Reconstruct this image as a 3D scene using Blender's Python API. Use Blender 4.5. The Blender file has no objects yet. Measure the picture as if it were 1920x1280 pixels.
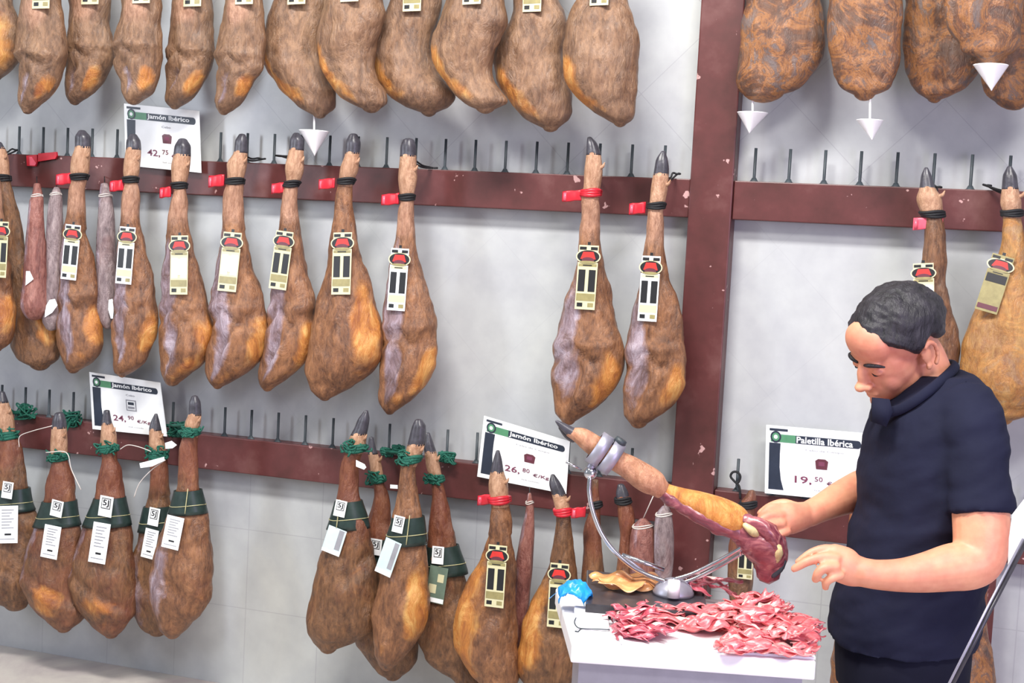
import bpy, bmesh, math, random
import numpy as np
from mathutils import Vector, Matrix, noise as mnoise
random.seed(7); rng = np.random.RandomState(5)
sc = bpy.context.scene
COL = sc.collection
# ---------------------------------------------------------------- camera
FPX, YAW, PITCH, ROLL = 2593.07, 0.321, 0.0745, 0.0527
CAM = np.array([2.8834, -3.644, 1.4155]) / 0.9
_c, _s = math.cos(YAW), math.sin(YAW)
FWD = np.array([-_s * math.cos(PITCH), _c * math.cos(PITCH), -math.sin(PITCH)])
_r = np.array([_c, _s, 0.0]); _u = np.cross(_r, FWD)
_c, _s = math.cos(ROLL), math.sin(ROLL)
RGT = _c * _r + _s * _u; UPV = -_s * _r + _c * _u
cd = bpy.data.cameras.new('camera'); cam = bpy.data.objects.new('camera', cd); COL.objects.link(cam)
cd.sensor_width = 36; cd.lens = FPX / 1920 * 36; cd.clip_start = .05
m = Matrix.Identity(4)
for i in range(3):
    m[i][0] = RGT[i]; m[i][1] = UPV[i]; m[i][2] = -FWD[i]; m[i][3] = CAM[i]
cam.matrix_world = m
sc.camera = cam
# ---------------------------------------------------------------- world, lamps, exposure
sc.view_settings.view_transform = 'Standard'; sc.view_settings.look = 'None'
sc.view_settings.exposure = 0.12; sc.view_settings.gamma = 1
wd = bpy.data.worlds.new('world'); sc.world = wd; wd.use_nodes = True
bg = wd.node_tree.nodes['Background']; bg.inputs[0].default_value = (.9, .95, .97, 1); bg.inputs[1].default_value = .38
def area(name, loc, aim, size, energy, col):
    ld = bpy.data.lights.new(name, 'AREA'); ld.shape = 'RECTANGLE'; ld.size, ld.size_y = size; ld.energy = energy; ld.color = col
    o = bpy.data.objects.new(name, ld); COL.objects.link(o); o.location = loc
    o.rotation_euler = (Vector(aim) - Vector(loc)).to_track_quat('-Z', 'Y').to_euler(); return o
area('ceiling_or_fill_light', (1.9, -2.6, 4.3), (1.7, 0, 1.2), (1.5, .45), 190, (1, .975, .93))
area('ceiling_or_fill_light', (3.9, -3.4, 3.7), (2.7, -.8, 1.1), (1.2, .5), 75, (1, .96, .92))
area('ceiling_or_fill_light', (-1.1, -3.3, 2.3), (1.0, 0, 1.2), (.5, 1.5), 46, (.84, .9, 1))  # added cool side light for highlights on the hams' left flanks
area('purple_fill_light', (4.9, -3.2, 1.3), (2.4, 0, .5), (1.2, 1.4), 38, (.70, .60, 1))  # added purple fill that tints the lower wall, no window stands there

def ray(px, py): return FWD + RGT * ((px - 960) / FPX) + UPV * ((640 - py) / FPX)
def atY(px, py, Y): d = ray(px, py); return CAM + d * ((Y - CAM[1]) / d[1])
def atZ(px, py, Z): d = ray(px, py); return CAM + d * ((Z - CAM[2]) / d[2])
def atW(px, py, w): return CAM + ray(px, py) * w
def atP(px, py, P0, n): d = ray(px, py); return CAM + d * (np.dot(P0 - CAM, n) / np.dot(d, n))

# ---------------------------------------------------------------- materials
def nt_of(name):
    mt = bpy.data.materials.new(name); mt.use_nodes = True; nt = mt.node_tree
    return mt, nt, nt.nodes['Principled BSDF']
def N(nt, t, **kw):
    n = nt.nodes.new(t)
    for k, v in kw.items(): setattr(n, k, v)
    return n
def srgb(r, g, b):
    f = lambda c: (c / 255 / 12.92) if c / 255 < .04045 else ((c / 255 + .055) / 1.055) ** 2.4
    return (f(r), f(g), f(b), 1)
def mixc(nt, fac, a, b):
    n = N(nt, 'ShaderNodeMix', data_type='RGBA')
    for sck, v in ((n.inputs[0], fac), (n.inputs[6], a), (n.inputs[7], b)):
        if isinstance(v, (tuple, float, int)): sck.default_value = v
        else: nt.links.new(v, sck)
    return n.outputs[2]
def noisen(nt, scale, detail=4, rough=.6, vec=None, sc3=None, dist=0):
    if vec is None:
        tc = N(nt, 'ShaderNodeTexCoord'); vec = tc.outputs['Object']
    if sc3:
        mp = N(nt, 'ShaderNodeMapping'); mp.inputs['Scale'].default_value = sc3; nt.links.new(vec, mp.inputs[0]); vec = mp.outputs[0]
    n = N(nt, 'ShaderNodeTexNoise'); n.inputs['Scale'].default_value = scale; n.inputs['Detail'].default_value = detail
    n.inputs['Roughness'].default_value = rough; n.inputs['Distortion'].default_value = dist; nt.links.new(vec, n.inputs['Vector'])
    return n.outputs['Fac']
def ramp(nt, fac, stops):
    n = N(nt, 'ShaderNodeValToRGB'); el = n.color_ramp.elements
    while len(el) < len(stops): el.new(.5)
    for e, (p, c) in zip(el, stops): e.position = p; e.color = c if len(c) == 4 else (*c, 1)
    nt.links.new(fac, n.inputs[0]); return n.outputs[0]
def bumpn(nt, b, h, st=.3, d=.01):
    n = N(nt, 'ShaderNodeBump'); n.inputs['Strength'].default_value = st; n.inputs['Distance'].default_value = d
    nt.links.new(h, n.inputs['Height']); nt.links.new(n.outputs[0], b.inputs['Normal'])
def math_(nt, op, a, b=None, clamp=False):
    n = N(nt, 'ShaderNodeMath', operation=op, use_clamp=clamp)
    for i, v in enumerate((a, b)):
        if v is None: continue
        if isinstance(v, (int, float)): n.inputs[i].default_value = v
        else: nt.links.new(v, n.inputs[i])
    return n.outputs[0]
def simple(name, c, rough=.5, metal=0, var=.12, scale=30, bump=0, emit=None, alpha=1, trans=0, spec=.5):
    mt, nt, b = nt_of(name)
    f = noisen(nt, scale)
    d = tuple(x * (1 - var) for x in c[:3]) + (1,); l = tuple(min(1, x * (1 + var)) for x in c[:3]) + (1,)
    nt.links.new(ramp(nt, f, [(.3, d), (.7, l)]), b.inputs['Base Color'])
    b.inputs['Roughness'].default_value = rough; b.inputs['Metallic'].default_value = metal
    b.inputs['Specular IOR Level'].default_value = spec
    b.inputs['Transmission Weight'].default_value = trans
    if bump: bumpn(nt, b, f, bump, .004)
    return mt
M = {}
M['card'] = simple('white_card', srgb(246, 248, 250), .45, var=.02)
M['cream'] = simple('cream_print', srgb(212, 206, 168), .4, var=.05)
M['gold'] = simple('olive_gold_print', srgb(150, 140, 96), .35, var=.15, scale=60)
M['black'] = simple('black_print', srgb(30, 30, 34), .4, var=.1)
M['navy_print'] = simple('dark_slate_print', srgb(42, 50, 66), .4)
M['green_print'] = simple('green_print', srgb(84, 142, 106), .4)
M['red_print'] = simple('red_print', srgb(208, 52, 48), .4)
M['maroon_print'] = simple('maroon_print', srgb(98, 50, 62), .4)
M['grey_print'] = simple('grey_print', srgb(150, 150, 158), .5)
M['pink_print'] = simple('price_print', srgb(120, 60, 84), .5)
M['hoof'] = simple('hoof_horn', srgb(66, 64, 72), .35, var=.35, scale=50, bump=.3)
M['cord_black'] = simple('black_cord', srgb(24, 24, 28), .7, var=.2, scale=200, bump=.4)
M['cord_green'] = simple('green_cord', srgb(22, 92, 76), .7, var=.35, scale=160, bump=.5)
M['string'] = simple('white_string', srgb(214, 206, 200), .7)
M['red'] = simple('red_plastic', srgb(196, 34, 50), .35, var=.2)
M['redpink'] = simple('pink_plastic', srgb(238, 96, 116), .3, var=.2)
M['band'] = simple('dark_green_band', srgb(40, 56, 53), .35, var=.25, scale=40)
M['gilt'] = simple('gilt_thread', srgb(190, 184, 140), .35)
M['cardblue'] = simple('pale_blue_card', srgb(206, 226, 232), .3, var=.08, scale=25)
M['cardgreen'] = simple('grey_green_card', srgb(104, 122, 108), .35, var=.15)
M['steel'] = simple('polished_steel', srgb(205, 205, 214), .16, metal=1, var=.05)
M['steel_dull'] = simple('brushed_steel', srgb(168, 166, 180), .42, metal=.6, var=.06)
M['iron'] = simple('black_iron', srgb(58, 66, 72), .5, var=.2)
M['whiteplastic'] = simple('white_plastic', srgb(248, 246, 250), .3, var=.02)
M['stone'] = simple('dark_slate', srgb(54, 52, 58), .3, var=.25, scale=40)
M['blue'] = simple('blue_plastic', srgb(32, 150, 226), .3, var=.3, scale=35, bump=.4)
M['shirt'] = simple('navy_cotton', srgb(26, 28, 48), .85, var=.12, scale=9, bump=.9, spec=.2)
M['trouser'] = simple('dark_trouser', srgb(22, 23, 38), .9, var=.12, scale=12, spec=.2)
M['sole'] = simple('black_leather', srgb(25, 25, 28), .4)
M['paper'] = simple('translucent_paper', srgb(232, 224, 220), .6, var=.06)
M['bone'] = simple('pale_fat', srgb(206, 190, 140), .5, var=.3, scale=60, bump=.4)

def skin_mat():
    mt, nt, b = nt_of('human_skin')
    f = noisen(nt, 9, 3); g = noisen(nt, 60, 4)
    c = ramp(nt, f, [(.32, srgb(206, 122, 100)), (.62, srgb(228, 160, 124))])
    c = mixc(nt, .12, c, ramp(nt, g, [(.3, srgb(170, 90, 80)), (.7, srgb(248, 190, 165))]))
    nt.links.new(c, b.inputs['Base Color']); b.inputs['Roughness'].default_value = .5
    b.inputs['Subsurface Weight'].default_value = .06; b.inputs['Subsurface Radius'].default_value = (.02, .008, .005)
    bumpn(nt, b, g, .08, .002); return mt
M['skin'] = skin_mat()
def hair_mat():
    mt, nt, b = nt_of('black_hair')
    f = noisen(nt, 60, 5, sc3=(1, 1, .25))
    nt.links.new(ramp(nt, f, [(.3, srgb(16, 15, 19)), (.75, srgb(52, 48, 56))]), b.inputs['Base Color'])
    b.inputs['Roughness'].default_value = .55; bumpn(nt, b, f, .9, .008); return mt
M['hair'] = hair_mat()
def rail_mat():
    mt, nt, b = nt_of('maroon_painted_wood')
    f = noisen(nt, 7, 5); c = ramp(nt, f, [(.3, srgb(72, 36, 34)), (.55, srgb(92, 46, 46)), (.75, srgb(112, 72, 70))])
    g = noisen(nt, 26, 3, .5); msk = ramp(nt, g, [(.69, (0, 0, 0)), (.71, (1, 1, 1))])
    h = noisen(nt, 130, 3, .5); m2 = ramp(nt, h, [(.75, (0, 0, 0)), (.8, (.5, .5, .5))])
    c = mixc(nt, msk, c, srgb(190, 150, 148)); c = mixc(nt, m2, c, srgb(170, 140, 145))
    nt.links.new(c, b.inputs['Base Color']); b.inputs['Roughness'].default_value = .42; bumpn(nt, b, f, .15, .004); return mt
M['rail'] = rail_mat()
RAILZ = 1.66
def wall_mat():
    mt, nt, b = nt_of('pale_marble_tile')
    tc = N(nt, 'ShaderNodeTexCoord'); v = tc.outputs['Object']
    sx = N(nt, 'ShaderNodeSeparateXYZ'); nt.links.new(v, sx.inputs[0]); X, Z = sx.outputs[0], sx.outputs[2]
    f = noisen(nt, 1.6, 5, .6, v, dist=.6); g = noisen(nt, 14, 4, .6, v)
    c = ramp(nt, f, [(.3, srgb(168, 170, 176)), (.6, srgb(186, 189, 190)), (.8, srgb(198, 199, 195))])
    c = mixc(nt, .12, c, ramp(nt, g, [(.35, srgb(150, 146, 156)), (.65, srgb(212, 212, 212))]))
    A = atY(1612, 328, .06)
    def line(val, off, per, wd_):
        a = math_(nt, 'SUBTRACT', val, off); a = math_(nt, 'DIVIDE', a, per); a = math_(nt, 'FRACT', a)
        a = math_(nt, 'SUBTRACT', a, .5); a = math_(nt, 'ABSOLUTE', a); return math_(nt, 'GREATER_THAN', a, .5 - wd_ / per)
    d1 = math_(nt, 'ADD', X, Z); d2 = math_(nt, 'SUBTRACT', X, Z); P = .31 * 1.4142
    diag = math_(nt, 'MAXIMUM', line(d1, A[0] + A[2], P, .0016), line(d2, A[0] - A[2], P, .0016))
    S0 = atY(200, 1230, .06)
    st = math_(nt, 'MAXIMUM', line(X, S0[0], .272, .0016), line(Z, 0.0, .272, .0016))
    up = math_(nt, 'GREATER_THAN', Z, .82)
    lo = math_(nt, 'SUBTRACT', 1.0, up)
    l = math_(nt, 'ADD', math_(nt, 'MULTIPLY', diag, up), math_(nt, 'MULTIPLY', st, lo), True)
    up2 = math_(nt, 'ADD', math_(nt, 'MULTIPLY', math_(nt, 'GREATER_THAN', Z, RAILZ), .22), .12)
    c2 = mixc(nt, math_(nt, 'MULTIPLY', l, math_(nt, 'ADD', up2, math_(nt, 'MULTIPLY', lo, .2))), c, srgb(140, 136, 148))
    nt.links.new(c2, b.inputs['Base Color']); b.inputs['Roughness'].default_value = .3
    bumpn(nt, b, l, -.2, .003); return mt
M['wall'] = wall_mat()
def floor_mat():
    mt, nt, b = nt_of('beige_stone_floor')
    f = noisen(nt, 2.2, 6, .7, dist=1.0)
    nt.links.new(ramp(nt, f, [(.3, srgb(178, 166, 166)), (.55, srgb(206, 198, 190)), (.75, srgb(190, 172, 172))]), b.inputs['Base Color'])
    b.inputs['Roughness'].default_value = .3; return mt
M['floor'] = floor_mat()
def ham_mat(name, dark, mid, light, red=srgb(128, 58, 44), mott=.0):
    mt, nt, b = nt_of(name)
    tc = N(nt, 'ShaderNodeTexCoord'); v = tc.outputs['Object']
    oi = N(nt, 'ShaderNodeObjectInfo'); va = N(nt, 'ShaderNodeVectorMath', operation='MULTIPLY_ADD'); nt.links.new(oi.outputs['Location'], va.inputs[0]); va.inputs[1].default_value = (7, 3, 5); nt.links.new(v, va.inputs[2]); v = va.outputs[0]
    f = noisen(nt, 20, 8, .72, v, (1, 1, .4), 1.0)
    g = noisen(nt, 95, 5, .65, v, (1, 1, .4)); h = noisen(nt, 9, 3, .6, v, (1.2, 1, 1), .5)
    c = ramp(nt, f, [(.34, dark), (.5, mid), (.66, light)])
    c = mixc(nt, .4, c, ramp(nt, g, [(.36, dark), (.64, light)]))
    if mott:
        k = noisen(nt, 11, 7, .75, v, None, .9)
        c = mixc(nt, mott, c, ramp(nt, k, [(.42, srgb(58, 46, 46)), (.47, srgb(112, 70, 48)), (.515, srgb(176, 116, 60)), (.555, srgb(108, 78, 64)), (.61, srgb(96, 98, 104))]))
    at = N(nt, 'ShaderNodeAttribute', attribute_name='tone'); sp = N(nt, 'ShaderNodeSeparateColor'); nt.links.new(at.outputs['Color'], sp.inputs[0])
    hn = math_(nt, 'SUBTRACT', h, .5)
    def msk(ch, amp, lo=.35, hi=.6):
        a = math_(nt, 'ADD', ch, math_(nt, 'MULTIPLY', hn, amp)); mr = N(nt, 'ShaderNodeMapRange'); mr.inputs[1].default_value = lo; mr.inputs[2].default_value = hi
        nt.links.new(a, mr.inputs[0]); return mr.outputs[0]
    fat = msk(sp.outputs[0], 1.1); lean = msk(sp.outputs[1], 1.0); rd = msk(sp.outputs[2], .8)
    pm = msk(at.outputs['Alpha'], .5)
    c = mixc(nt, math_(nt, 'MULTIPLY', pm, .7), c, ramp(nt, g, [(.3, srgb(150, 104, 80)), (.7, srgb(206, 160, 134))]))
    c = mixc(nt, math_(nt, 'MULTIPLY', rd, .48), c, red)
    c = mixc(nt, math_(nt, 'MULTIPLY', lean, .72), c, ramp(nt, f, [(.36, srgb(104, 84, 88)), (.5, srgb(150, 134, 148)), (.64, srgb(196, 188, 208))]))  # lean faces: grey-violet flesh, with their bluish sheen put into the colour
    c = mixc(nt, math_(nt, 'MULTIPLY', fat, .8), c, ramp(nt, f, [(.34, srgb(158, 88, 40)), (.5, srgb(208, 134, 60)), (.68, srgb(238, 186, 108))]))
    nt.links.new(c, b.inputs['Base Color'])
    ro = N(nt, 'ShaderNodeMapRange'); ro.inputs[3].default_value = .36; ro.inputs[4].default_value = .15; nt.links.new(lean, ro.inputs[0])
    nt.links.new(ro.outputs[0], b.inputs['Roughness']); b.inputs['Specular IOR Level'].default_value = .6
    bumpn(nt, b, math_(nt, 'ADD', f, math_(nt, 'MULTIPLY', g, .4)), .8, .011); return mt
M['ham'] = ham_mat('cured_skin', srgb(76, 48, 38), srgb(128, 84, 56), srgb(172, 120, 82))
M['ham_top'] = ham_mat('cured_skin_tan', srgb(84, 60, 48), srgb(128, 94, 70), srgb(166, 128, 98))
M['ham_low'] = ham_mat('cured_skin_ruddy', srgb(68, 44, 34), srgb(112, 76, 50), srgb(158, 112, 76))
M['ham_mott'] = ham_mat('cured_skin_mottled', srgb(84, 56, 46), srgb(126, 84, 56), srgb(160, 112, 74), mott=.6)
M['ham_gold'] = ham_mat('cured_skin_golden', srgb(140, 88, 46), srgb(184, 126, 62), srgb(214, 166, 96), mott=.35)
M['rind'] = ham_mat('rind_tan', srgb(160, 84, 40), srgb(202, 118, 58), srgb(226, 152, 88))
M['fatcov'] = ham_mat('yellow_fat', srgb(176, 106, 44), srgb(222, 154, 66), srgb(242, 196, 112))
M['shank'] = ham_mat('pale_trotter', srgb(148, 104, 68), srgb(196, 152, 110), srgb(224, 190, 150))
M['sausage_red'] = ham_mat('sausage_red', srgb(96, 50, 48), srgb(140, 82, 72), srgb(178, 124, 112))
M['sausage_grey'] = ham_mat('sausage_grey', srgb(92, 76, 80), srgb(136, 116, 118), srgb(184, 166, 166))
def meat_mat(name, cs, wsc=45, EDGE=.8):
    mt, nt, b = nt_of(name)
    tc = N(nt, 'ShaderNodeTexCoord'); v = tc.outputs['Object']
    f = noisen(nt, wsc, 4, .6, v, (.35, 1.6, 1), 1.5); g = noisen(nt, 12, 2, .5, v)
    c = ramp(nt, f, [(.3, cs[0]), (.45, cs[1]), (.56, cs[2]), (.68, cs[3])])
    c = mixc(nt, .25, c, ramp(nt, g, [(.4, cs[0]), (.6, cs[2])]))
    sy = N(nt, 'ShaderNodeSeparateXYZ'); nt.links.new(v, sy.inputs[0]); ed = math_(nt, 'ADD', sy.outputs[1], math_(nt, 'MULTIPLY', g, .012)); ed = math_(nt, 'MULTIPLY', math_(nt, 'GREATER_THAN', ed, .0145), EDGE)
    c = mixc(nt, ed, c, srgb(246, 214, 206))
    nt.links.new(c, b.inputs['Base Color']); b.inputs['Roughness'].default_value = .28; b.inputs['Specular IOR Level'].default_value = .7
    bumpn(nt, b, f, .3, .003); return mt
M['slice'] = meat_mat('sliced_ham', (srgb(182, 50, 62), srgb(222, 92, 100), srgb(238, 142, 144), srgb(250, 214, 208)))
M['slice_dark'] = meat_mat('sliced_ham_dark', (srgb(138, 38, 54), srgb(184, 66, 84), srgb(214, 112, 126), srgb(238, 190, 192)))
M['fatslice'] = meat_mat('rind_slice', (srgb(176, 96, 54), srgb(216, 142, 84), srgb(236, 178, 118), srgb(244, 208, 170)), 20, 0.)
M['rawmeat'] = meat_mat('cut_lean_meat', (srgb(84, 34, 48), srgb(128, 60, 74), srgb(160, 92, 98), srgb(216, 156, 146)), 34, 0.)

# ---------------------------------------------------------------- mesh helpers
def tag(o, label, cat, group=None):
    o['label'] = label; o['category'] = cat
    if group: o['group'] = group
    return o
def empty(name, loc, label, cat, group=None):
    o = bpy.data.objects.new(name, None); COL.objects.link(o); o.location = tuple(loc); o.empty_display_size = .03
    return tag(o, label, cat, group)
class MB:
    def __init__(s): s.v = []; s.f = []; s.mi = []; s.tone = []; s.mats = []
    def mat(s, m_):
        if m_ not in s.mats: s.mats.append(m_)
        return s.mats.index(m_)
    def add(s, vs, fs, m_, tone=None):
        o = len(s.v); s.v += [tuple(map(float, p)) for p in vs]; k = s.mat(m_)
        s.f += [tuple(i + o for i in f) for f in fs]; s.mi += [k] * len(fs)
        s.tone += (list(tone) if tone is not None else [(0, 0, 0)] * len(vs))
    def build(s, name, parent=None, smooth=True, origin=None, kind=None):
        me = bpy.data.meshes.new(name)
        if origin is None: origin = parent.location if parent and parent.parent is None else (0, 0, 0)
        if parent is not None and parent.parent is not None and origin == (0, 0, 0): origin = parent.parent.location
        if parent is not None and parent.parent is None and parent.type != 'EMPTY' and parent.get('wo') is None: origin = parent.location
        ox = tuple(origin)
        me.from_pydata([(p[0] - ox[0], p[1] - ox[1], p[2] - ox[2]) for p in s.v], [], s.f)
        for m_ in s.mats: me.materials.append(M[m_])
        me.polygons.foreach_set('material_index', s.mi)
        me.polygons.foreach_set('use_smooth', [smooth] * len(s.f))
        if any(t != (0, 0, 0) for t in s.tone):
            ca = me.color_attributes.new('tone', 'FLOAT_COLOR', 'POINT')
            ca.data.foreach_set('color', [x for t in s.tone for x in ((*t, 0) if len(t) == 3 else t)])
        me.update()
        bm = bmesh.new(); bm.from_mesh(me); bmesh.ops.recalc_face_normals(bm, faces=bm.faces); bm.to_mesh(me); bm.free()
        o = bpy.data.objects.new(name, me); COL.objects.link(o)
        if parent is not None: o.parent = parent
        else: o.location = ox
        if kind: o['kind'] = kind
        return o
def rings_mesh(rings, cap=True):
    n = len(rings[0]); vs = [p for r_ in rings for p in r_]; fs = []
    for i in range(len(rings) - 1):
        for j in range(n):
            k = (j + 1) % n; fs.append((i * n + j, i * n + k, (i + 1) * n + k, (i + 1) * n + j))
    if cap: fs.append(tuple(range(n))[::-1]); fs.append(tuple((len(rings) - 1) * n + j for j in range(n)))
    return vs, fs
def box_vf(lo, hi):
    x0, y0, z0 = lo; x1, y1, z1 = hi
    v = [(x0, y0, z0), (x1, y0, z0), (x1, y1, z0), (x0, y1, z0), (x0, y0, z1), (x1, y0, z1), (x1, y1, z1), (x0, y1, z1)]
    return v, [(0, 3, 2, 1), (4, 5, 6, 7), (0, 1, 5, 4), (1, 2, 6, 5), (2, 3, 7, 6), (3, 0, 4, 7)]
def prism_vf(bottom, up):
    n = len(bottom); b = [np.array(p, float) for p in bottom]; t = [p + np.array(up) for p in b]
    return b + t, [tuple(range(n))[::-1], tuple(range(n, 2 * n))] + [(i, (i + 1) % n, n + (i + 1) % n, n + i) for i in range(n)]
def nrm(v): v = np.array(v, float); return v / (np.linalg.norm(v) + 1e-12)
def tube_vf(pts, rad, n=10, flat=1.0, hint=(0, 0, 1)):
    P = [np.array(p, float) for p in pts]; rad = rad if hasattr(rad, '__len__') else [rad] * len(P)
    rings = []; a = None
    for i, p in enumerate(P):
        t = nrm(P[min(i + 1, len(P) - 1)] - P[max(i - 1, 0)])
        if a is None:
            h = np.array(hint, float)
            if abs(h @ t) > .95: h = np.array([1., 0, 0])
            a = nrm(h - t * (h @ t))
        else: a = nrm(a - t * (a @ t))
        b = np.cross(t, a)
        rings.append([p + rad[i] * (a * math.cos(q) * flat + b * math.sin(q)) for q in np.linspace(0, 2 * math.pi, n, endpoint=False)])
    return rings_mesh(rings)
def spline(pts, k=6):
    P = [np.array(p, float) for p in pts]; out = []
    Q = [2 * P[0] - P[1]] + P + [2 * P[-1] - P[-2]]
    for i in range(1, len(Q) - 2):
        for t in np.linspace(0, 1, k, endpoint=False):
            a, b, c, d = Q[i - 1], Q[i], Q[i + 1], Q[i + 2]
            out.append(.5 * (2 * b + (c - a) * t + (2 * a - 5 * b + 4 * c - d) * t * t + (3 * b - a - 3 * c + d) * t ** 3))
    out.append(P[-1]); return out
def limb(pts, k=5, n=14, flat=1.0, hint=(0, 0, 1), ends=True):
    q = spline([tuple(p[:3]) + (p[3],) for p in pts], k)
    P = [a[:3] for a in q]; R = [max(a[3], 1e-3) for a in q]
    if ends:
        for idx, sg in ((0, -1), (-1, 1)):
            t = nrm(P[1] - P[0]) if idx == 0 else nrm(P[-1] - P[-2]); r0 = R[idx]; base = P[idx]
            ex = [(base + sg * t * r0 * .5, r0 * .86), (base + sg * t * r0 * .85, r0 * .5), (base + sg * t * r0 * .98, r0 * .12)]
            if idx == 0: P = [e[0] for e in ex[::-1]] + P; R = [e[1] for e in ex[::-1]] + R
            else: P += [e[0] for e in ex]; R += [e[1] for e in ex]
    return tube_vf(P, R, n, flat, hint)
def ellipsoid_vf(c, ax, n=16, mrings=10):
    c = np.array(c, float); A = [np.array(a, float) for a in ax]; rings = []
    for i in range(1, mrings):
        th = math.pi * i / mrings
        rings.append([c + A[2] * math.cos(th) + math.sin(th) * (A[0] * math.cos(q) + A[1] * math.sin(q)) for q in np.linspace(0, 2 * math.pi, n, endpoint=False)])
    return rings_mesh(rings)
def pch(xs, ys, x):
    xs = np.array(xs, float); ys = np.array(ys, float); h = np.diff(xs); d = np.diff(ys) / h; m_ = np.zeros(len(xs)); m_[0], m_[-1] = d[0], d[-1]
    for i in range(1, len(xs) - 1): m_[i] = 0 if d[i - 1] * d[i] <= 0 else 2 * d[i - 1] * d[i] / (d[i - 1] + d[i])
    i = int(np.clip(np.searchsorted(xs, x) - 1, 0, len(xs) - 2)); t = (x - xs[i]) / h[i]
    return ((2 * t ** 3 - 3 * t * t + 1) * ys[i] + (t ** 3 - 2 * t * t + t) * h[i] * m_[i] + (-2 * t ** 3 + 3 * t * t) * ys[i + 1] + (t ** 3 - t * t) * h[i] * m_[i + 1])
def text_poly(s, bold=.0):
    cu = bpy.data.curves.new('t', 'FONT'); cu.body = s; cu.offset = bold; cu.resolution_u = 2
    o = bpy.data.objects.new('t', cu); COL.objects.link(o); dg = bpy.context.evaluated_depsgraph_get(); dg.update()
    me = o.evaluated_get(dg).to_mesh(); v = [tuple(p.co) for p in me.vertices]; f = [tuple(p.vertices) for p in me.polygons]
    o.evaluated_get(dg).to_mesh_clear(); bpy.data.objects.remove(o); bpy.data.curves.remove(cu)
    x0 = min(p[0] for p in v); x1 = max(p[0] for p in v); y0 = min(p[1] for p in v); y1 = max(p[1] for p in v)
    return [((p[0] - x0) / (x1 - x0), (p[1] - y0) / (y1 - y0)) for p in v], f

# ---------------------------------------------------------------- setting
RT, RB, LT, LB = 1.7737, 1.6609, .8613, .745
WY = .06
mb = MB(); mb.add(*box_vf((-1.4, WY, 0), (5.2, WY + .12, 3.1)), 'wall'); mb.build('wall_back', smooth=False, kind='structure')
mb = MB(); mb.add(*box_vf((-1.4, -5.2, -.1), (5.2, WY + .12, 0)), 'floor'); mb.build('floor', smooth=False, kind='structure')
def rail(label, x0, x1, zt, zb, pegs):
    e = empty('hanging_rail', ((x0 + x1) / 2, .03, zb), label, 'rail')
    bm = MB(); bm.add(*box_vf((x0, 0, zb), (x1, WY, zt)), 'rail'); o = bm.build('beam', e, False)
    bv = o.modifiers.new('b', 'BEVEL'); bv.width = .003; bv.segments = 2
    for x in pegs:
        p = MB(); z0 = zt - .001; vs, fs = tube_vf([(x, .016, z0), (x, .016, z0 + .012), (x, .016, z0 + .098)], .0045, 8); p.add(vs, fs, 'iron')
        rg = [[(x + r_ * math.cos(q), .016 + .55 * r_ * math.sin(q), z) for q in np.linspace(0, 6.283, 10, endpoint=False)] for r_, z in ((.017, z0), (.011, z0 + .003), (.006, z0 + .012))]
        p.add(*rings_mesh(rg), 'iron'); p.build('peg', e)
    return e
PX0, PX1 = 2.3856, 2.5129
rail('long maroon rail with iron pegs behind the middle row of hams', -.9, PX0 - .001, RT, RB, [k * .1 for k in range(-6, 24)])
rail('maroon rail with iron pegs right of the post, above the man', PX1 + .001, 4.6, RT, RB, [2.5684 + k * .1 for k in range(0, 14)])
rail('lower maroon rail behind the bottom row of hams, left of the post', -.9, PX0 - .001, LT, LB, [.0546 + k * .1 for k in range(-6, 24) if k not in (23,)])
rail('lower maroon rail right of the post, behind the ham carver', PX1 + .001, 4.6, LT, LB, [2.577 + k * .1 for k in range(0, 14)])
rail('top maroon rail the highest row of hams hangs from, left of the post', -.9, PX0 - .001, RT + .92, RB + .92, [])
rail('top maroon rail right of the post carrying the mottled shoulders', PX1 + .001, 4.6, RT + .92, RB + .92, [])
mb = MB(); mb.add(*box_vf((PX0, -.012, 0), (PX1, WY, 3.0)), 'rail'); o = mb.build('post', None, False, origin=(2.449, .02, 0))
tag(o, 'tall vertical maroon wooden post that the rails butt against', 'post'); bv = o.modifiers.new('b', 'BEVEL'); bv.width = .004; bv.segments = 2
a = atY(1833, 1140, -.0); b_ = atY(1864, 1140, 0)
mb = MB(); mb.add(*box_vf((a[0], 0, 0), (b_[0], WY, LB - .001)), 'rail'); o = mb.build('post', None, False, origin=(a[0], .03, 0))
tag(o, 'short maroon post under the lower rail, behind the man at far right', 'post')

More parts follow.
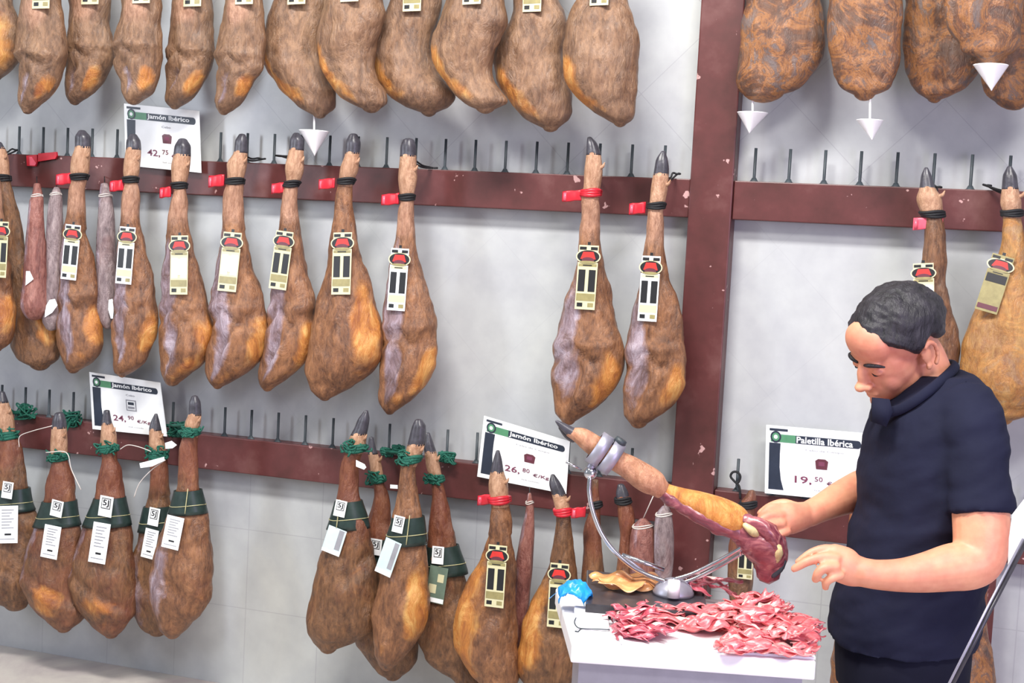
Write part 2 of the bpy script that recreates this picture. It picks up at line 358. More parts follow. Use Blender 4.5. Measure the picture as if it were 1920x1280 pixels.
# ---------------------------------------------------------------- hanging hams
def fbm(p, s): return mnoise.fractal(Vector(p) * s, 1.0, 2.0, 3)
class Ham:
    """rows: (pixel y, left x, right x) of the outline seen; the body is a full solid round it at distance Y"""
    def __init__(s, rows, Y, kb=.62, seed=0):
        s.rows = rows; s.Y = Y; s.ys = [r_[0] for r_ in rows]; s.kb = kb; s.seed = seed
    def sec(s, y):
        y = min(max(y, s.ys[0]), s.ys[-1]); xl = pch(s.ys, [r_[1] for r_ in s.rows], y); xr = pch(s.ys, [r_[2] for r_ in s.rows], y); return xl, xr
    def ring(s, y, scale=1.0, n=28, yoff=0, grow=0):
        xl, xr = s.sec(y); L = atY(xl, y + yoff, s.Y); R = atY(xr, y + yoff, s.Y); c = (L + R) / 2; h = (R - L) / 2; hw = np.linalg.norm(h)
        k = float(np.interp(hw, [.03, .075], [.95, s.kb])); h = nrm(h) * (hw * scale + grow)
        d = np.array([0, -1, 0]) * (hw * k * scale + grow)
        return c, h, d, n
    def front(s, y): c, h, d, n = s.ring(y); return c[1] + d[1]
    def mesh(s, mb, y0, y1, mat, tonef=None, n=28, step=7, bump=.0025, capb=True, capt=True, kind=None, t0=None, cleft=0):
        ny = max(4, int((y1 - y0) / step)); seq = [(y, 1.0, 0) for y in np.linspace(y0, y1, ny)]
        def hwpx(y): a_, b_ = s.sec(y); return (b_ - a_) / 2
        if capb:
            w = min(hwpx(y1), 30); seq += [(y1, .9, w * .16), (y1, .7, w * .34), (y1, .4, w * .5), (y1, .12, w * .56)]
        if capt:
            w = min(hwpx(y0), 12); seq = [(y0, .15, -w * .4), (y0, .55, -w * .34), (y0, .85, -w * .18)] + seq
        rings = []; tones = []
        for (y, sc_, off) in seq:
            c, h, d, _ = s.ring(y, sc_, n, off); ring = []
            for q in np.linspace(0, 2 * math.pi, n, endpoint=False):
                cu, su = math.cos(q), math.sin(q)
                p = c + h * cu + d * su
                f = fbm(p + s.seed * 3.1, 11) * bump * (1.6 if np.linalg.norm(h) > .04 else .5)
                f += fbm((p[0] * 30 + s.seed, p[1] * 30, p[2] * 9), 1) * bump * .7
                if kind: f += relief(kind, cu, su, (y - t0) / (y1 - t0)) * min(1, np.linalg.norm(h) / .06) * (1 if sc_ > .8 else 0.2)
                if cleft and su > 0: f -= cleft * math.exp(-(cu / .16) ** 2)
                p = p + nrm(h * cu + d * su + 1e-9) * f
                ring.append(p)
                tones.append(tonef(cu, su, y) if tonef else (0, 0, 0))
            rings.append(ring)
        vs, fs = rings_mesh(rings); mb.add(vs, fs, mat, tones)
def relief(kind, cu, su, t):
    if su < -.2: return 0
    a = max(0., su) ** .5; r_ = 0
    if kind in ('mid', 'topl', 'midr'):
        u = cu; t0 = .72
        if kind == 'topl': t = .72 + (t - .845) * 1.75
        if kind == 'midr': t0 = .76
        r_ -= .014 * math.exp(-((t - t0 - .03 * math.sin(u * 5)) / .016) ** 2) * (1 if u < .45 else .2)
        r_ += .009 * math.exp(-((t - t0 + .035) / .02) ** 2)
        c_ = .25 - (t - t0) * 2.2
        r_ -= .022 * math.exp(-((u - c_ + .35) / .26) ** 2) * math.exp(-((t - .86) / .09) ** 2)
        r_ += .011 * math.exp(-((u - c_ - .05) / .14) ** 2) * math.exp(-((t - .86) / .1) ** 2)
    elif kind in ('lowl', 'lown'):
        r_ -= .008 * math.exp(-((t - .78 - .1 * cu) / .02) ** 2); r_ += .006 * math.exp(-((t - .84 - .1 * cu) / .03) ** 2)
    elif kind in ('topr', 'lowfat', 'lowr', 'goldl'):
        r_ -= .005 * math.exp(-((t - .72 + .12 * cu) / .03) ** 2); r_ -= .005 * math.exp(-((cu - .35) / .15) ** 2) * (t > .3)
    return r_ * a
def blob(u, t, cu, ct, ru, rt): return math.exp(-(((u - cu) / ru) ** 2 + ((t - ct) / rt) ** 2))
def ring_cord(mb, H, y, mat, r=.0035, turns=2, grow=.002, dy=4):
    for k in range(turns):
        yy = y + k * dy; c, h, d, n = H.ring(yy, 1.0, 18, 0, grow)
        pts = [c + h * math.cos(q) + d * math.sin(q) + np.array([0, 0, .002 * math.sin(q * 2 + k)]) for q in np.linspace(0, 2 * math.pi, 19)]
        mb.add(*tube_vf(pts, r, 7), mat)
def ribbon_poly(poly2, fr, mat, mb, lift, thick=.0006):
    """poly2 in label coordinates -> thin solid"""
    O, U, V, Nn = fr
    base = [O + U * a + V * b + Nn * lift for a, b in poly2]
    mb.add(*prism_vf(base, Nn * thick), mat)
def rect(a0, b0, a1, b1): return [(a0, b0), (a1, b0), (a1, b1), (a0, b1)]
def oval(cx, cy, rx, ry, n=18, t0=0, t1=2 * math.pi): return [(cx + rx * math.cos(q), cy + ry * math.sin(q)) for q in np.linspace(t0, t1, n, endpoint=(t1 - t0) < 6.2)]
def frame_on(H, tx, ty, bx, by, wpx, gap=.0085):
    """flat frame hung from (tx,ty) to (bx,by) in front of the ham's own surface"""
    ys = np.linspace(ty, by, 5); fy = min(H.front(float(y)) for y in ys if H.ys[0] <= y <= H.ys[-1] + 5) if by > H.ys[0] else H.front(H.ys[0])
    ft = H.front(max(ty, H.ys[0])); fb = H.front(min(by, H.ys[-1]))
    lean = fb; top = max(ft, fb) if False else ft
    # straight hang: touches the ham at the fullest place
    Yt = min(ft, fb + .035) - gap; Yb = fb - gap
    T = atY(tx, ty, Yt); B = atY(bx, by, Yb)
    for y in ys:
        t = (y - ty) / (by - ty); need = H.front(float(min(max(y, H.ys[0]), H.ys[-1]))) - gap
        cur = Yt + (Yb - Yt) * t
        if cur > need: Yt -= (cur - need); 
    T = atY(tx, ty, Yt); V = B - T; e = atY(tx + wpx / 2, ty + (by - ty) * .0 + (wpx / 2) * ((bx - tx) / (ty - by)), Yt) - T
    U = e * 2; U = U - V * ((U @ V) / (V @ V)); Nn = nrm(np.cross(U, V)); Nn = Nn if Nn[1] < 0 else -Nn
    return T, U, V, Nn
def gold_label(e, H, tx, ty, bx, by, w, variant='dark'):
    fr = frame_on(H, tx, ty, bx, by, w); mb = MB()
    base, mid, pan, em = {'dark': ('cream', 'gold', 'black', 'red_print'), 'pale': ('card', 'cream', 'black', 'red_print'), 'panel': ('cream', 'gold', 'card', 'red_print'),
                     'blank': ('gold', 'gold', 'gold', 'red_print')}[variant]
    R_ = lambda p, m_, l: ribbon_poly(p, fr, m_, mb, l)
    R_(rect(-.46, .03, .46, .13), base, 0)
    R_(oval(0, .2, .58, .115, 22), 'cream', .0002)
    R_(oval(0, .2, .52, .095, 22), 'black', .0009)
    R_(rect(-.47, .29, .47, 1.0), base, .0001)
    R_(rect(-.07, -.02, .07, .03), 'black', 0)
    R_(rect(-.42, .055, -.1, .1), 'black', .001); R_(rect(.1, .055, .42, .1), 'black', .001)
    R_([(-.24, .13), (.24, .13), (.36, .24), (-.36, .24)], em, .0016)
    R_(oval(0, .255, .3, .045, 14), 'maroon_print', .0018)
    R_(oval(0, .285, .4, .02, 14), 'gold', .002)
    R_(rect(-.42, .31, .42, .35), mid, .0009); R_(rect(-.22, .325, .2, .34), 'black', .0016)
    if variant == 'blank':
        R_(rect(-.42, .36, .42, .5), 'black', .0009); R_(rect(-.42, .88, .42, .96), 'maroon_print', .0009)
    else:
        R_(rect(-.4, .4, -.08, .73), pan, .0009); R_(rect(.08, .4, .4, .73), pan, .0009)
        if variant == 'panel': R_(rect(-.34, .42, .44, .68), 'card', .0018)  # white rectangle laid over the two label windows
        R_(rect(-.43, .76, .43, .87), mid, .0009)
        R_(rect(-.38, .9, -.12, .96), 'black', .0009); R_(rect(.12, .9, .38, .96), 'gold', .0009)
    lb = mb.build('paper_label', e, False); return lb
def band_label(e, H, y0, y1, tg=None, card=None, thread=True, vthread=None, cardmat='card'):
    mb = MB(); rings = []
    for y in np.linspace(y0, y1, 8):
        c, h, d, n = H.ring(y, 1.0, 28, 0, .0065); rings.append([c + h * math.cos(q) + d * math.sin(q) for q in np.linspace(0, 2 * math.pi, 28, endpoint=False)])
    for y in np.linspace(y1, y0, 8):
        c, h, d, n = H.ring(y, 1.0, 28, 0, .0012); rings.append([c + h * math.cos(q) + d * math.sin(q) for q in np.linspace(0, 2 * math.pi, 28, endpoint=False)])
    rings.append(rings[0]); mb.add(*rings_mesh(rings, False), 'band'); mb.build('label_band', e)
    if thread:
        mb = MB(); ring_cord(mb, H, y0 + (y1 - y0) * .62, 'gilt', .0012, 1, .0078)
        if vthread:
            pts = [np.array(atY(vthread + (y - y0) * -.12, y, H.front(y) - .0095)) for y in np.linspace(y0 - 2, y1 + 1, 6)]; mb.add(*tube_vf(pts, .0016, 6), 'gilt')
        mb.build('gilt_thread', e)
    if tg:
        tx, ty, bx, by, w = tg; fr = frame_on(H, tx, ty, bx, by, w, .012); mb = MB()
        ribbon_poly(rect(-.5, 0, .5, 1), fr, 'card', mb, 0); ribbon_poly(rect(-.34, .1, .34, .62), fr, 'black', mb, .0008)
        ribbon_poly(rect(-.29, .14, .29, .58), fr, 'card', mb, .0012)
        v, f = text_poly('5J', .02); O, U, V, Nn = fr
        mb.add([O + U * (-.24 + .48 * a) + V * (.55 - .38 * b) + Nn * .0022 for a, b in v], f, 'black')
        mb.build('swing_tag', e, False)
    if card:
        tx, ty, bx, by, w = card; fr = frame_on(H, tx, ty, bx, by, w, .010); mb = MB()
        ribbon_poly(rect(-.5, 0, .5, 1), fr, cardmat, mb, 0)
        dk = 'grey_print'
        if cardmat == 'cardgreen':
            ribbon_poly(rect(0, .2, .34, .42), fr, 'cream', mb, .0008); ribbon_poly(rect(-.42, .5, .0, .74), fr, 'cream', mb, .0008)
            ribbon_poly(rect(-.48, .86, .48, .98), fr, 'card', mb, .0008)
        elif cardmat == 'cardblue':
            ribbon_poly(rect(.12, .04, .4, .8), fr, 'grey_print', mb, .0006); ribbon_poly(rect(-.5, .88, .5, 1), fr, 'card', mb, .0009)
        else:
            for k in range(7): ribbon_poly(rect(-.3, .1 + k * .08, .3 - .1 * (k % 3), .125 + k * .08), fr, dk, mb, .0006)
            ribbon_poly(rect(-.14, .74, .18, .79), fr, 'black', mb, .0007); ribbon_poly(rect(-.38, .88, .36, .9), fr, dk, mb, .0007)
        mb.build('hanging_card', e, False)
def tonef_for(kind, y0, y1):
    def f(cu, su, y):
        t = (y - y0) / (y1 - y0); u = cu if su > 0 else cu * 1.2
        if kind == 'mid':
            fat = .8 * blob(u, t, .95, .82, .42, .11) + .4 * blob(u, t, .35, .96, .5, .06); lean = 1.1 * blob(u, t, -.45, .58, .46, .19) + .95 * blob(u, t, -.3, .88, .36, .09); red = .3 * blob(u, t, .2, .3, .6, .2)
        elif kind == 'midr':
            fat = .85 * blob(u, t, .8, .86, .4, .12); lean = .8 * blob(u, t, -.6, .72, .45, .26); red = .2 * blob(u, t, .3, .4, .6, .2)
        elif kind == 'topl':
            fat = .7 * blob(u, t, .75, .93, .4, .05); lean = .8 * blob(u, t, -.25, .93, .4, .05); red = .15
        elif kind == 'topr':
            fat = 1.05 * blob(u, t, -1.0, .88, .5, .08) + .45 * blob(u, t, -.3, .95, .4, .05); lean = .3 * blob(u, t, -.6, .6, .4, .1); red = .25 * blob(u, t, 0, .92, .9, .06)
        elif kind == 'topf':
            fat = .9 * blob(u, t, .3, .9, .7, .12); lean = 0; red = .3
        elif kind == 'lowl':
            fat = .55 * blob(u, t, 0, .86, .8, .1); lean = .5 * blob(u, t, -.8, .6, .3, .3); red = .9 * blob(u, t, .1, .22, 1.5, .12) + .45
        elif kind == 'lown':
            fat = .15; lean = .6 * blob(u, t, -.5, .75, .45, .3); red = .5 * blob(u, t, .1, .22, 1.5, .12) + .3
        elif kind == 'lowr':
            fat = .25 * blob(u, t, .6, .7, .4, .2); lean = .25 * blob(u, t, -.5, .8, .5, .2); red = .95 * blob(u, t, .1, .25, 1.5, .2) + .3
        elif kind == 'lowfat':
            fat = .85 * blob(u, t, .75, .72, .4, .2) + .3 * blob(u, t, -.2, .9, .5, .1); lean = .3 * blob(u, t, -.4, .6, .4, .2); red = .4 * blob(u, t, .1, .25, 1.5, .12)
        elif kind == 'goldl':
            fat = .75 * blob(u, t, -.7, .72, .5, .2) + .2; lean = .0; red = .35 * blob(u, t, .5, .8, .5, .2)
        else: fat = lean = red = 0
        pale = (.8 * math.exp(-((t - .26) / .11) ** 2) if kind in ('mid', 'midr') else (.25 if kind == 'topl' else 0)) + (.5 * blob(u, t, 0, .7, .6, .05) if kind in ('mid', 'topl') else 0)
        return (min(fat, 1), min(lean, 1), min(red, 1), min(pale, 1))
    return f
GB = {'A': 'hams of the top row', 'T': 'mottled shoulders at top right', 'B': 'hams on the middle rail', 'C': 'hams on the lower rail', 'D': 'meats behind the ham stand'}
def cured_ham(grp, rows, Y, label, kind, mat='ham', hoof=None, ankle=None, cord=None, cordc='cord_black', seal=None, kb=.62, seed=0, cat='ham'):
    H = Ham(rows, Y, kb, seed); yb = rows[-1][0]; c = H.ring(yb)[0]
    e = empty('cured_ham', (c[0], Y, c[2]), label, cat, GB[grp])
    y0 = rows[0][0]; top = y0; body0 = ankle or y0
    if hoof:
        mb = MB(); H.mesh(mb, y0, hoof + 3, 'hoof', None, 26, 3, .001, capb=False, cleft=.0045)
        # cleft between the two toes
        mb.build('hoof', e)
    tf = tonef_for(kind, y0 + .28 * (yb - y0) if hoof else y0, yb)
    tf2 = tonef_for(kind, y0, yb)
    if ankle:
        mb = MB(); H.mesh(mb, hoof or y0, ankle + 4, 'shank', None, 18, 5, .0015)
        # dew claw
        if hoof:
            cc, h, d, n = H.ring(hoof + (ankle - hoof) * .35); p = cc + h * .95 + d * .2
            mb.add(*limb([(*(p - h * .3), .006), (*(p + np.array([.004, -.004, .006])), .005), (*(p + np.array([.009, -.005, .016])), .002)], 3, 8), 'shank')
        mb.build('trotter', e)
    mb = MB(); H.mesh(mb, body0 - 2 if ankle else (hoof or y0), yb, mat, tf2, 44, 5, .0055, kind=kind, t0=y0 + (0 if grp != 'A' else 0)); mb.build('meat_body', e)
    if cord:
        mb = MB(); ring_cord(mb, H, cord, cordc, .0042 if cordc == 'cord_black' else .006, 3, .003, 4)
        if cordc == 'cord_green':
            for k in range(10):
                cc, h, d, n = H.ring(cord + rng.uniform(-6, 10), 1, 18, 0, .006); q = rng.uniform(0, 3.14); p = cc + h * math.cos(q) + d * math.sin(q)
                pts = [p + rng.uniform(-.016, .016, 3) * np.array([1.2, .4, 1]) for _ in range(5)]
                mb.add(*tube_vf(spline(pts, 4), .0028, 6), cordc)
        mb.build('cord', e)
    if seal:
        x0_, y0_, x1_, y1_, col = seal; Yc = Y - .01
        mb = MB(); yy = (y0_ + y1_) / 2
        A_ = atY(x0_, yy + 2, Yc); B_ = atY(x1_, yy - 1, Yc); hh = abs(atY(x0_, y0_, Yc)[2] - atY(x0_, y1_, Yc)[2]) / 2
        rg = []
        for t in np.linspace(0, 1, 6):
            p = A_ + (B_ - A_) * t; s_ = .94 + .06 * math.sin(t * 9 + seed)
            rg.append([p + np.array([0, .003 * math.sin(q) + .002 * math.sin(t * 8 + seed), hh * s_ * max(-.85, min(.85, 1.3 * math.cos(q)))]) for q in np.linspace(0, 6.283, 12, endpoint=False)])
        mb.add(*rings_mesh(rg), col); mb.add(*box_vf(A_ + [.003, -.0045, -hh * .6], A_ + [.012, -.002, hh * .6]), 'redpink')
        mb.build('seal_tag', e)
    return e, H
def peg_loop(e, H, y, px, py, col='cord_black', r=.003):
    c, h, d, n = H.ring(y); A_ = c + h * .8; P = atY(px, py, .016)
    mb = MB(); pts = [A_, (A_ + P) / 2 + np.array([0, -.012, -.006]), P + np.array([-.008, -.012, 0]), P + np.array([.004, -.009, -.002]), P + np.array([.012, 0, -.001]), P + np.array([.002, .008, -.001]), (A_ + P) / 2 + np.array([0, -.004, -.012]), A_ + np.array([0, 0, -.01])]
    mb.add(*tube_vf(spline(pts, 5), r, 7), col)
    return mb.build('hanging_loop', e)
def topx(rows):
    """top-row hams: only the lower body is in the frame; the shank and hoof go on above it"""
    y, a_, b_ = rows[0]; c = (a_ + b_) / 2; w = (b_ - a_)
    up = [(-400, c - 4, c + 5), (-388, c - 11, c + 12), (-360, c - 12, c + 12), (-330, c - 15, c + 15), (-250, c - 15, c + 16), (-200, c - w * .22, c + w * .24), (-120, c - w * .34, c + w * .4), (-50, c - w * .44, c + w * .47)]
    return up + rows
# ---- row A (top)
A = [
 ([(0,-60,19),(30,-70,27),(70,-80,34),(100,-75,32),(125,-55,20),(145,-35,0)], 'topf', 'orange-bottomed ham of the top row cut off by the left edge of the photo'),
 ([(0,43,110),(60,37,120),(100,34,122),(130,40,115),(165,38,100),(190,36,80),(210,44,58)], 'topl', 'top-row ham with an orange lower edge, directly above the bright red clip'),
 ([(0,132,205),(40,132,204),(70,130,209),(105,124,208),(130,126,200),(160,128,182),(180,128,165),(193,133,148)], 'topl', 'narrow top-row ham with a pale cut face, left of the 42,75 sign'),
 ([(0,231,298),(30,230,301),(60,222,302),(100,218,300),(125,221,296),(150,228,290),(175,231,280),(190,237,262)], 'topl', 'top-row ham ending just above the left corner of the 42,75 sign'),
 ([(0,328,393),(40,323,398),(80,320,398),(110,317,396),(140,315,388),(165,312,372),(188,311,352),(201,320,335)], 'topl', 'top-row ham with a silvery cut, tip touching the 42,75 sign'),
 ([(0,425,490),(30,420,496),(60,414,497),(90,410,495),(125,410,493),(140,410,486),(150,409,477),(180,407,462),(203,408,440),(212,413,426)], 'topl', 'pointed dull brown top-row ham just right of the 42,75 sign'),
 ([(0,518,609),(40,505,606),(60,500,602),(85,493,598),(110,493,600),(130,500,607),(150,515,616),(175,535,628),(200,562,626),(216,588,610)], 'topr', 'big top-row ham with yellow fat and a white drip cup underneath'),
 ([(0,612,714),(30,606,719),(60,600,713),(90,597,703),(120,602,699),(150,615,708),(175,632,722),(190,652,722),(204,682,710)], 'topr', 'top-row ham with an orange left edge, right of the ham with the drip cup'),
 ([(0,735,825),(34,724,820),(67,704,813),(90,697,809),(134,704,820),(160,718,840),(178,732,848),(198,757,842),(211,790,818)], 'topr', 'rounded brown top-row ham with hardly any yellow fat, above the empty pegs left of centre'),
 ([(0,837,947),(17,832,948),(40,824,949),(67,815,936),(97,812,925),(128,820,922),(150,834,927),(175,852,940),(190,868,947),(205,895,925)], 'topr', 'top-row ham with a reddish lower face between the rounded brown ham and the longest ham'),
 ([(0,963,1047),(50,949,1062),(85,934,1061),(104,927,1054),(144,931,1059),(188,956,1070),(205,968,1070),(222,986,1066),(240,1018,1045)], 'topr', 'longest brown top-row ham, second from the right before the post'),
 ([(0,1084,1178),(34,1070,1188),(67,1060,1196),(91,1055,1196),(134,1058,1194),(160,1066,1193),(178,1076,1192),(205,1110,1190),(220,1130,1188),(232,1150,1174)], 'topr', 'top-row ham with a bright yellow left edge, rightmost before the post'),
]
HA = []
for i, (rows, kd, lab) in enumerate(A):
    Yd = -.10 - .11 * (i % 2)
    e, H = cured_ham('A', topx(rows), Yd, lab, kd, 'ham_top', -385, -300, seed=i, kb=.7)
    HA.append((e, H))
    if i > 0:
        cx = (rows[0][1] + rows[0][2]) / 2 + (2 if i < 6 else -6); yb = [0, 16, 8, 6, 12, 8, 8, 3, 21, 8, 22, 10][i]
        gold_label(e, H, cx + 2, yb - 118, cx - 2, yb, 34 + i * .3, 'dark')
# ---- T (mottled, top right)
T = [
 ([(0,1396,1540),(50,1387,1549),(67,1384,1549),(101,1380,1545),(134,1379,1528),(155,1380,1510),(168,1383,1495),(176,1392,1470)], -.10, 'mottled cured shoulder next to the post, with a white drip cup under it'),
 ([(0,1552,1690),(67,1554,1691),(110,1558,1688),(134,1562,1683),(155,1572,1674),(168,1582,1662),(178,1600,1640)], -.21, 'mottled shoulder with an orange left half, second right of the post, pink-tinged drip cup below'),
 ([(0,1697,1830),(67,1693,1838),(110,1695,1840),(134,1699,1834),(160,1709,1815),(176,1722,1792),(186,1740,1765)], -.10, 'dark mottled shoulder partly behind the front right shoulder'),
 ([(0,1770,1918),(30,1771,1918),(50,1776,1917),(70,1788,1916),(84,1800,1914),(98,1808,1900),(107,1830,1880)], -.34, 'front grey-centred shoulder near the top right corner with the brightest white cup'),
 ([(0,1830,1990),(100,1835,1990),(150,1840,1980),(175,1850,1965),(190,1868,1935)], -.19, 'mottled shoulder low in the top right corner behind the front shoulder'),
]
HT = []
for i, (rows, Yd, lab) in enumerate(T):
    y, a_, b_ = rows[0]; c = (a_ + b_) / 2; w = b_ - a_
    up = [(-400, c - 5, c + 6), (-385, c - 13, c + 14), (-330, c - 18, c + 18), (-250, c - 20, c + 22), (-190, c - w * .25, c + w * .25), (-110, c - w * .42, c + w * .43), (-50, c - w * .48, c + w * .49)]
    if i in (3,): up = [(-470, c - 5, c + 6), (-455, c - 13, c + 14), (-400, c - 18, c + 18), (-320, c - 20, c + 22), (-260, c - w * .25, c + w * .25), (-150, c - w * .42, c + w * .43), (-50, c - w * .48, c + w * .49)]
    HT.append(cured_ham('T', up + rows, Yd, lab, 'plain', 'ham_mott', up[1][0] + 5, -300, kb=.5, seed=20 + i, cat='ham'))
# drip cups
def cup(px, y0, y1, hw, tip, tipx, Y, label):
    A_ = atY(px, y0, Y); B_ = atY(px, y1, Y); Tp = atY(tipx, tip, Y); rr = np.linalg.norm(atY(px + hw, y1, Y) - B_)
    e = empty('drip_cup', Tp, label, 'drip cup', 'white drip cups under the hams')
    mb = MB(); mb.add(*tube_vf([A_ + [0, 0, .01], B_, (B_ + Tp) / 2], .0032, 8), 'whiteplastic'); mb.build('stick', e)
    rings = []
    for t in (0, .04, .5, .93, 1): rings.append([B_ + (Tp - B_) * t + np.array([math.cos(q), math.sin(q), 0]) * rr * max(.03, 1 - t) for q in np.linspace(0, 6.283, 24, endpoint=False)])
    for t in (.9, .1): rings.insert(0, [B_ + (Tp - B_) * t + np.array([math.cos(q), math.sin(q), 0]) * (rr - .002) * max(.03, 1 - t) for q in np.linspace(0, 6.283, 24, endpoint=False)])
    mb = MB(); mb.add(*rings_mesh(rings), 'whiteplastic'); mb.build('cone', e)
cup(1411, 178, 211, 29, 250, 1405, -.10, 'white cone cup under the shoulder nearest the post')
cup(1631, 182, 225, 26, 263, 1635, -.21, 'white cone cup under the second shoulder from the post, in its shadow')
cup(1858, 107, 122, 34, 170, 1859, -.34, 'brightest white cone cup, near the top right corner')
cup(589, 218, 245, 26, 292, 590, -.10, 'white cone cup under the top-row ham, behind a hoof of the middle row')

# ---- row B (middle rail)
B = [
 ([(275,-30,-18),(300,-38,-10),(400,-38,5),(450,-45,12),(520,-60,18),(600,-70,22),(640,-50,15),(655,-30,0)], -.2, 'mid', 'ham', None, None, None, None, 'dark ham cut off by the left edge of the photo on the middle rail', None),
 ([(268,-14,2),(285,-15,10),(305,-14,14),(325,-12,15),(340,-1,17),(370,4,25),(400,8,34),(430,12,40),(480,17,48),(540,20,76),(560,20,88),(600,22,105),(640,25,113),(670,36,108),(685,58,92)], -.09, 'lowfat', 'ham_low', 276, 338, 330, None, 'ham at the left edge on the middle rail, behind the red sausage', (30, 280)),
 ([(246,148,160),(258,143,168),(275,143,168),(300,136,166),(322,135,164),(335,138,160),(360,130,156),(400,128,158),(430,122,160),(460,118,168),(500,116,178),(540,114,182),(580,112,182),(610,110,190),(640,112,192),(665,116,182),(683,122,165),(695,129,146)], -.13, 'mid', 'ham', 275, 333, 328, (106,322,134,348,'red'), 'labelled ham between the grey sausages, left of the 42,75 sign', None),
 ([(253,244,256),(265,239,262),(280,238,263),(300,235,262),(325,233,259),(340,235,255),(370,231,258),(400,229,258),(430,226,262),(460,224,270),(500,222,280),(550,218,288),(590,214,292),(620,211,292),(650,212,285),(680,212,270),(698,216,247),(704,222,236)], -.13, 'mid', 'ham', 278, 342, 333, (207,335,232,360,'red'), 'ham whose hoof covers the left side of the 42,75 sign', None),
 ([(262,335,350),(275,329,356),(292,327,356),(315,323,354),(340,323,349),(350,327,347),(380,321,350),(420,317,352),(450,314,358),(490,311,368),(540,306,382),(590,302,392),(620,301,400),(650,302,398),(680,304,378),(703,306,352),(718,313,335)], -.13, 'mid', 'ham', 290, 352, 344, (300,348,320,372,'red'), 'ham whose hoof covers the right side of the 42,75 sign', None),
 ([(253,448,460),(265,442,463),(285,440,463),(309,427,461),(332,428,456),(342,427,454),(361,421,454),(400,419,455),(440,417,461),(480,411,469),(514,406,478),(550,401,490),(580,397,499),(620,398,503),(655,390,497),(690,387,474),(712,391,440),(725,400,416)], -.13, 'mid', 'ham', 284, 344, 336, (391,325,420,352,'red'), 'ham with a blank white sticker over its gold label, right of the 42,75 sign', (491, 297)),
 ([(251,550,562),(262,545,570),(280,543,569),(317,536,568),(338,538,562),(350,534,556),(380,529,556),(420,525,560),(475,519,570),(536,511,583),(585,506,590),(620,499,591),(646,495,588),(680,488,570),(705,486,547),(722,489,520),(730,494,508)], -.12, 'mid', 'ham', 279, 350, 341, (509,340,534,364,'red'), 'slim glossy ham below the top-row drip cup, left of the widest ham', (525, 292)),
 ([(253,655,670),(268,649,675),(288,648,673),(317,639,671),(335,637,664),(345,636,660),(375,629,660),(418,625,665),(475,618,673),(514,608,691),(558,597,703),(602,588,711),(640,581,717),(672,577,714),(700,576,694),(725,583,660),(740,593,632),(747,602,618)], -.15, 'lowfat', 'ham', 286, 344, 336, (598,332,628,356,'red'), 'widest matt brown ham of the middle rail with orange fat at its lower right', None),
 ([(263,756,776),(275,752,779),(292,751,779),(335,748,781),(362,750,776),(375,752,774),(400,746,776),(440,744,778),(475,738,782),(525,728,796),(580,723,811),(635,719,819),(680,716,815),(715,713,800),(745,711,775),(763,716,752),(773,724,739)], -.13, 'mid', 'ham', 291, 376, 366, (716,360,748,386,'red'), 'ham left of the wide bare stretch of the middle rail, with a shiny silver flank', (813, 314)),
 ([(258,1101,1110),(268,1100,1119),(290,1099,1127),(322,1096,1130),(350,1095,1126),(365,1092,1123),(399,1091,1125),(439,1086,1124),(494,1082,1131),(555,1064,1146),(616,1048,1160),(665,1039,1168),(707,1038,1164),(745,1040,1143),(773,1043,1105),(790,1054,1078)], -.13, 'midr', 'ham', 288, 368, 358, (1055,354,1093,379,'red'), 'pear-shaped ham with a red cord, right of the bare middle-rail stretch', (1121, 335)),
 ([(284,1240,1247),(300,1230,1252),(317,1227,1254),(345,1222,1253),(375,1219,1248),(390,1216,1244),(408,1213,1245),(453,1210,1243),(512,1201,1252),(560,1192,1270),(620,1179,1281),(675,1173,1286),(716,1170,1284),(750,1168,1266),(778,1169,1238),(794,1182,1214)], -.13, 'midr', 'ham', 326, 390, 382, (1180,377,1210,403,'red'), 'ham hanging beside the post on its left, above the ham stand', (1268, 325)),
 ([(315,1733,1740),(330,1727,1747),(353,1724,1754),(372,1718,1766),(395,1725,1768),(412,1733,1770),(443,1732,1774),(483,1729,1776),(524,1720,1773),(573,1708,1782),(625,1692,1798),(690,1690,1802),(740,1700,1800),(790,1710,1780),(820,1725,1755)], -.13, 'plain', 'ham_low', 352, 402, 398, (1712,404,1768,432,'redpink'), 'dark ham directly behind the man\'s head', (1757, 350)),
 ([(313,1888,1898),(330,1880,1907),(353,1878,1910),(380,1875,1916),(400,1880,1915),(443,1880,1921),(483,1872,1926),(524,1856,1935),(573,1832,1960),(617,1810,1985),(666,1800,2000),(720,1805,2005),(750,1830,1985),(775,1855,1940),(788,1870,1900)], -.14, 'plain', 'ham_gold', 352, 404, 396, None, 'golden ham at the right edge behind the man\'s shoulder', (1850, 347)),
]
BL = {2: (138,418,128,524,31,'pale'), 3: (240,422,231,532,32,'pale'), 4: (337,438,335,552,35,'panel'), 5: (437,432,425,546,37,'panel'), 6: (535,430,520,542,35,'dark'),
      7: (643,432,639,552,38,'dark'), 8: (751,462,742,582,36,'pale'), 9: (1105,456,1096,580,40,'dark'), 10: (1222,476,1213,602,38,'pale'), 11: (1731,490,1733,600,42,'panel'), 12: (1883,476,1848,584,44,'blank'), 0: (3,412,-3,520,30,'dark')}
for i, (rows, Yd, kd, mt_, hoof, ankle, cord, seal, lab, loop) in enumerate(B):
    cc = 'red' if i == 9 else 'cord_black'
    e, H = cured_ham('B', rows, Yd, lab, kd, mt_, hoof, ankle, cord, cc, seal, seed=40 + i)
    if i in BL:
        a_ = BL[i]; gold_label(e, H, *a_[:5], a_[5])
    if loop: peg_loop(e, H, (hoof or rows[0][0]) + 8, *loop)
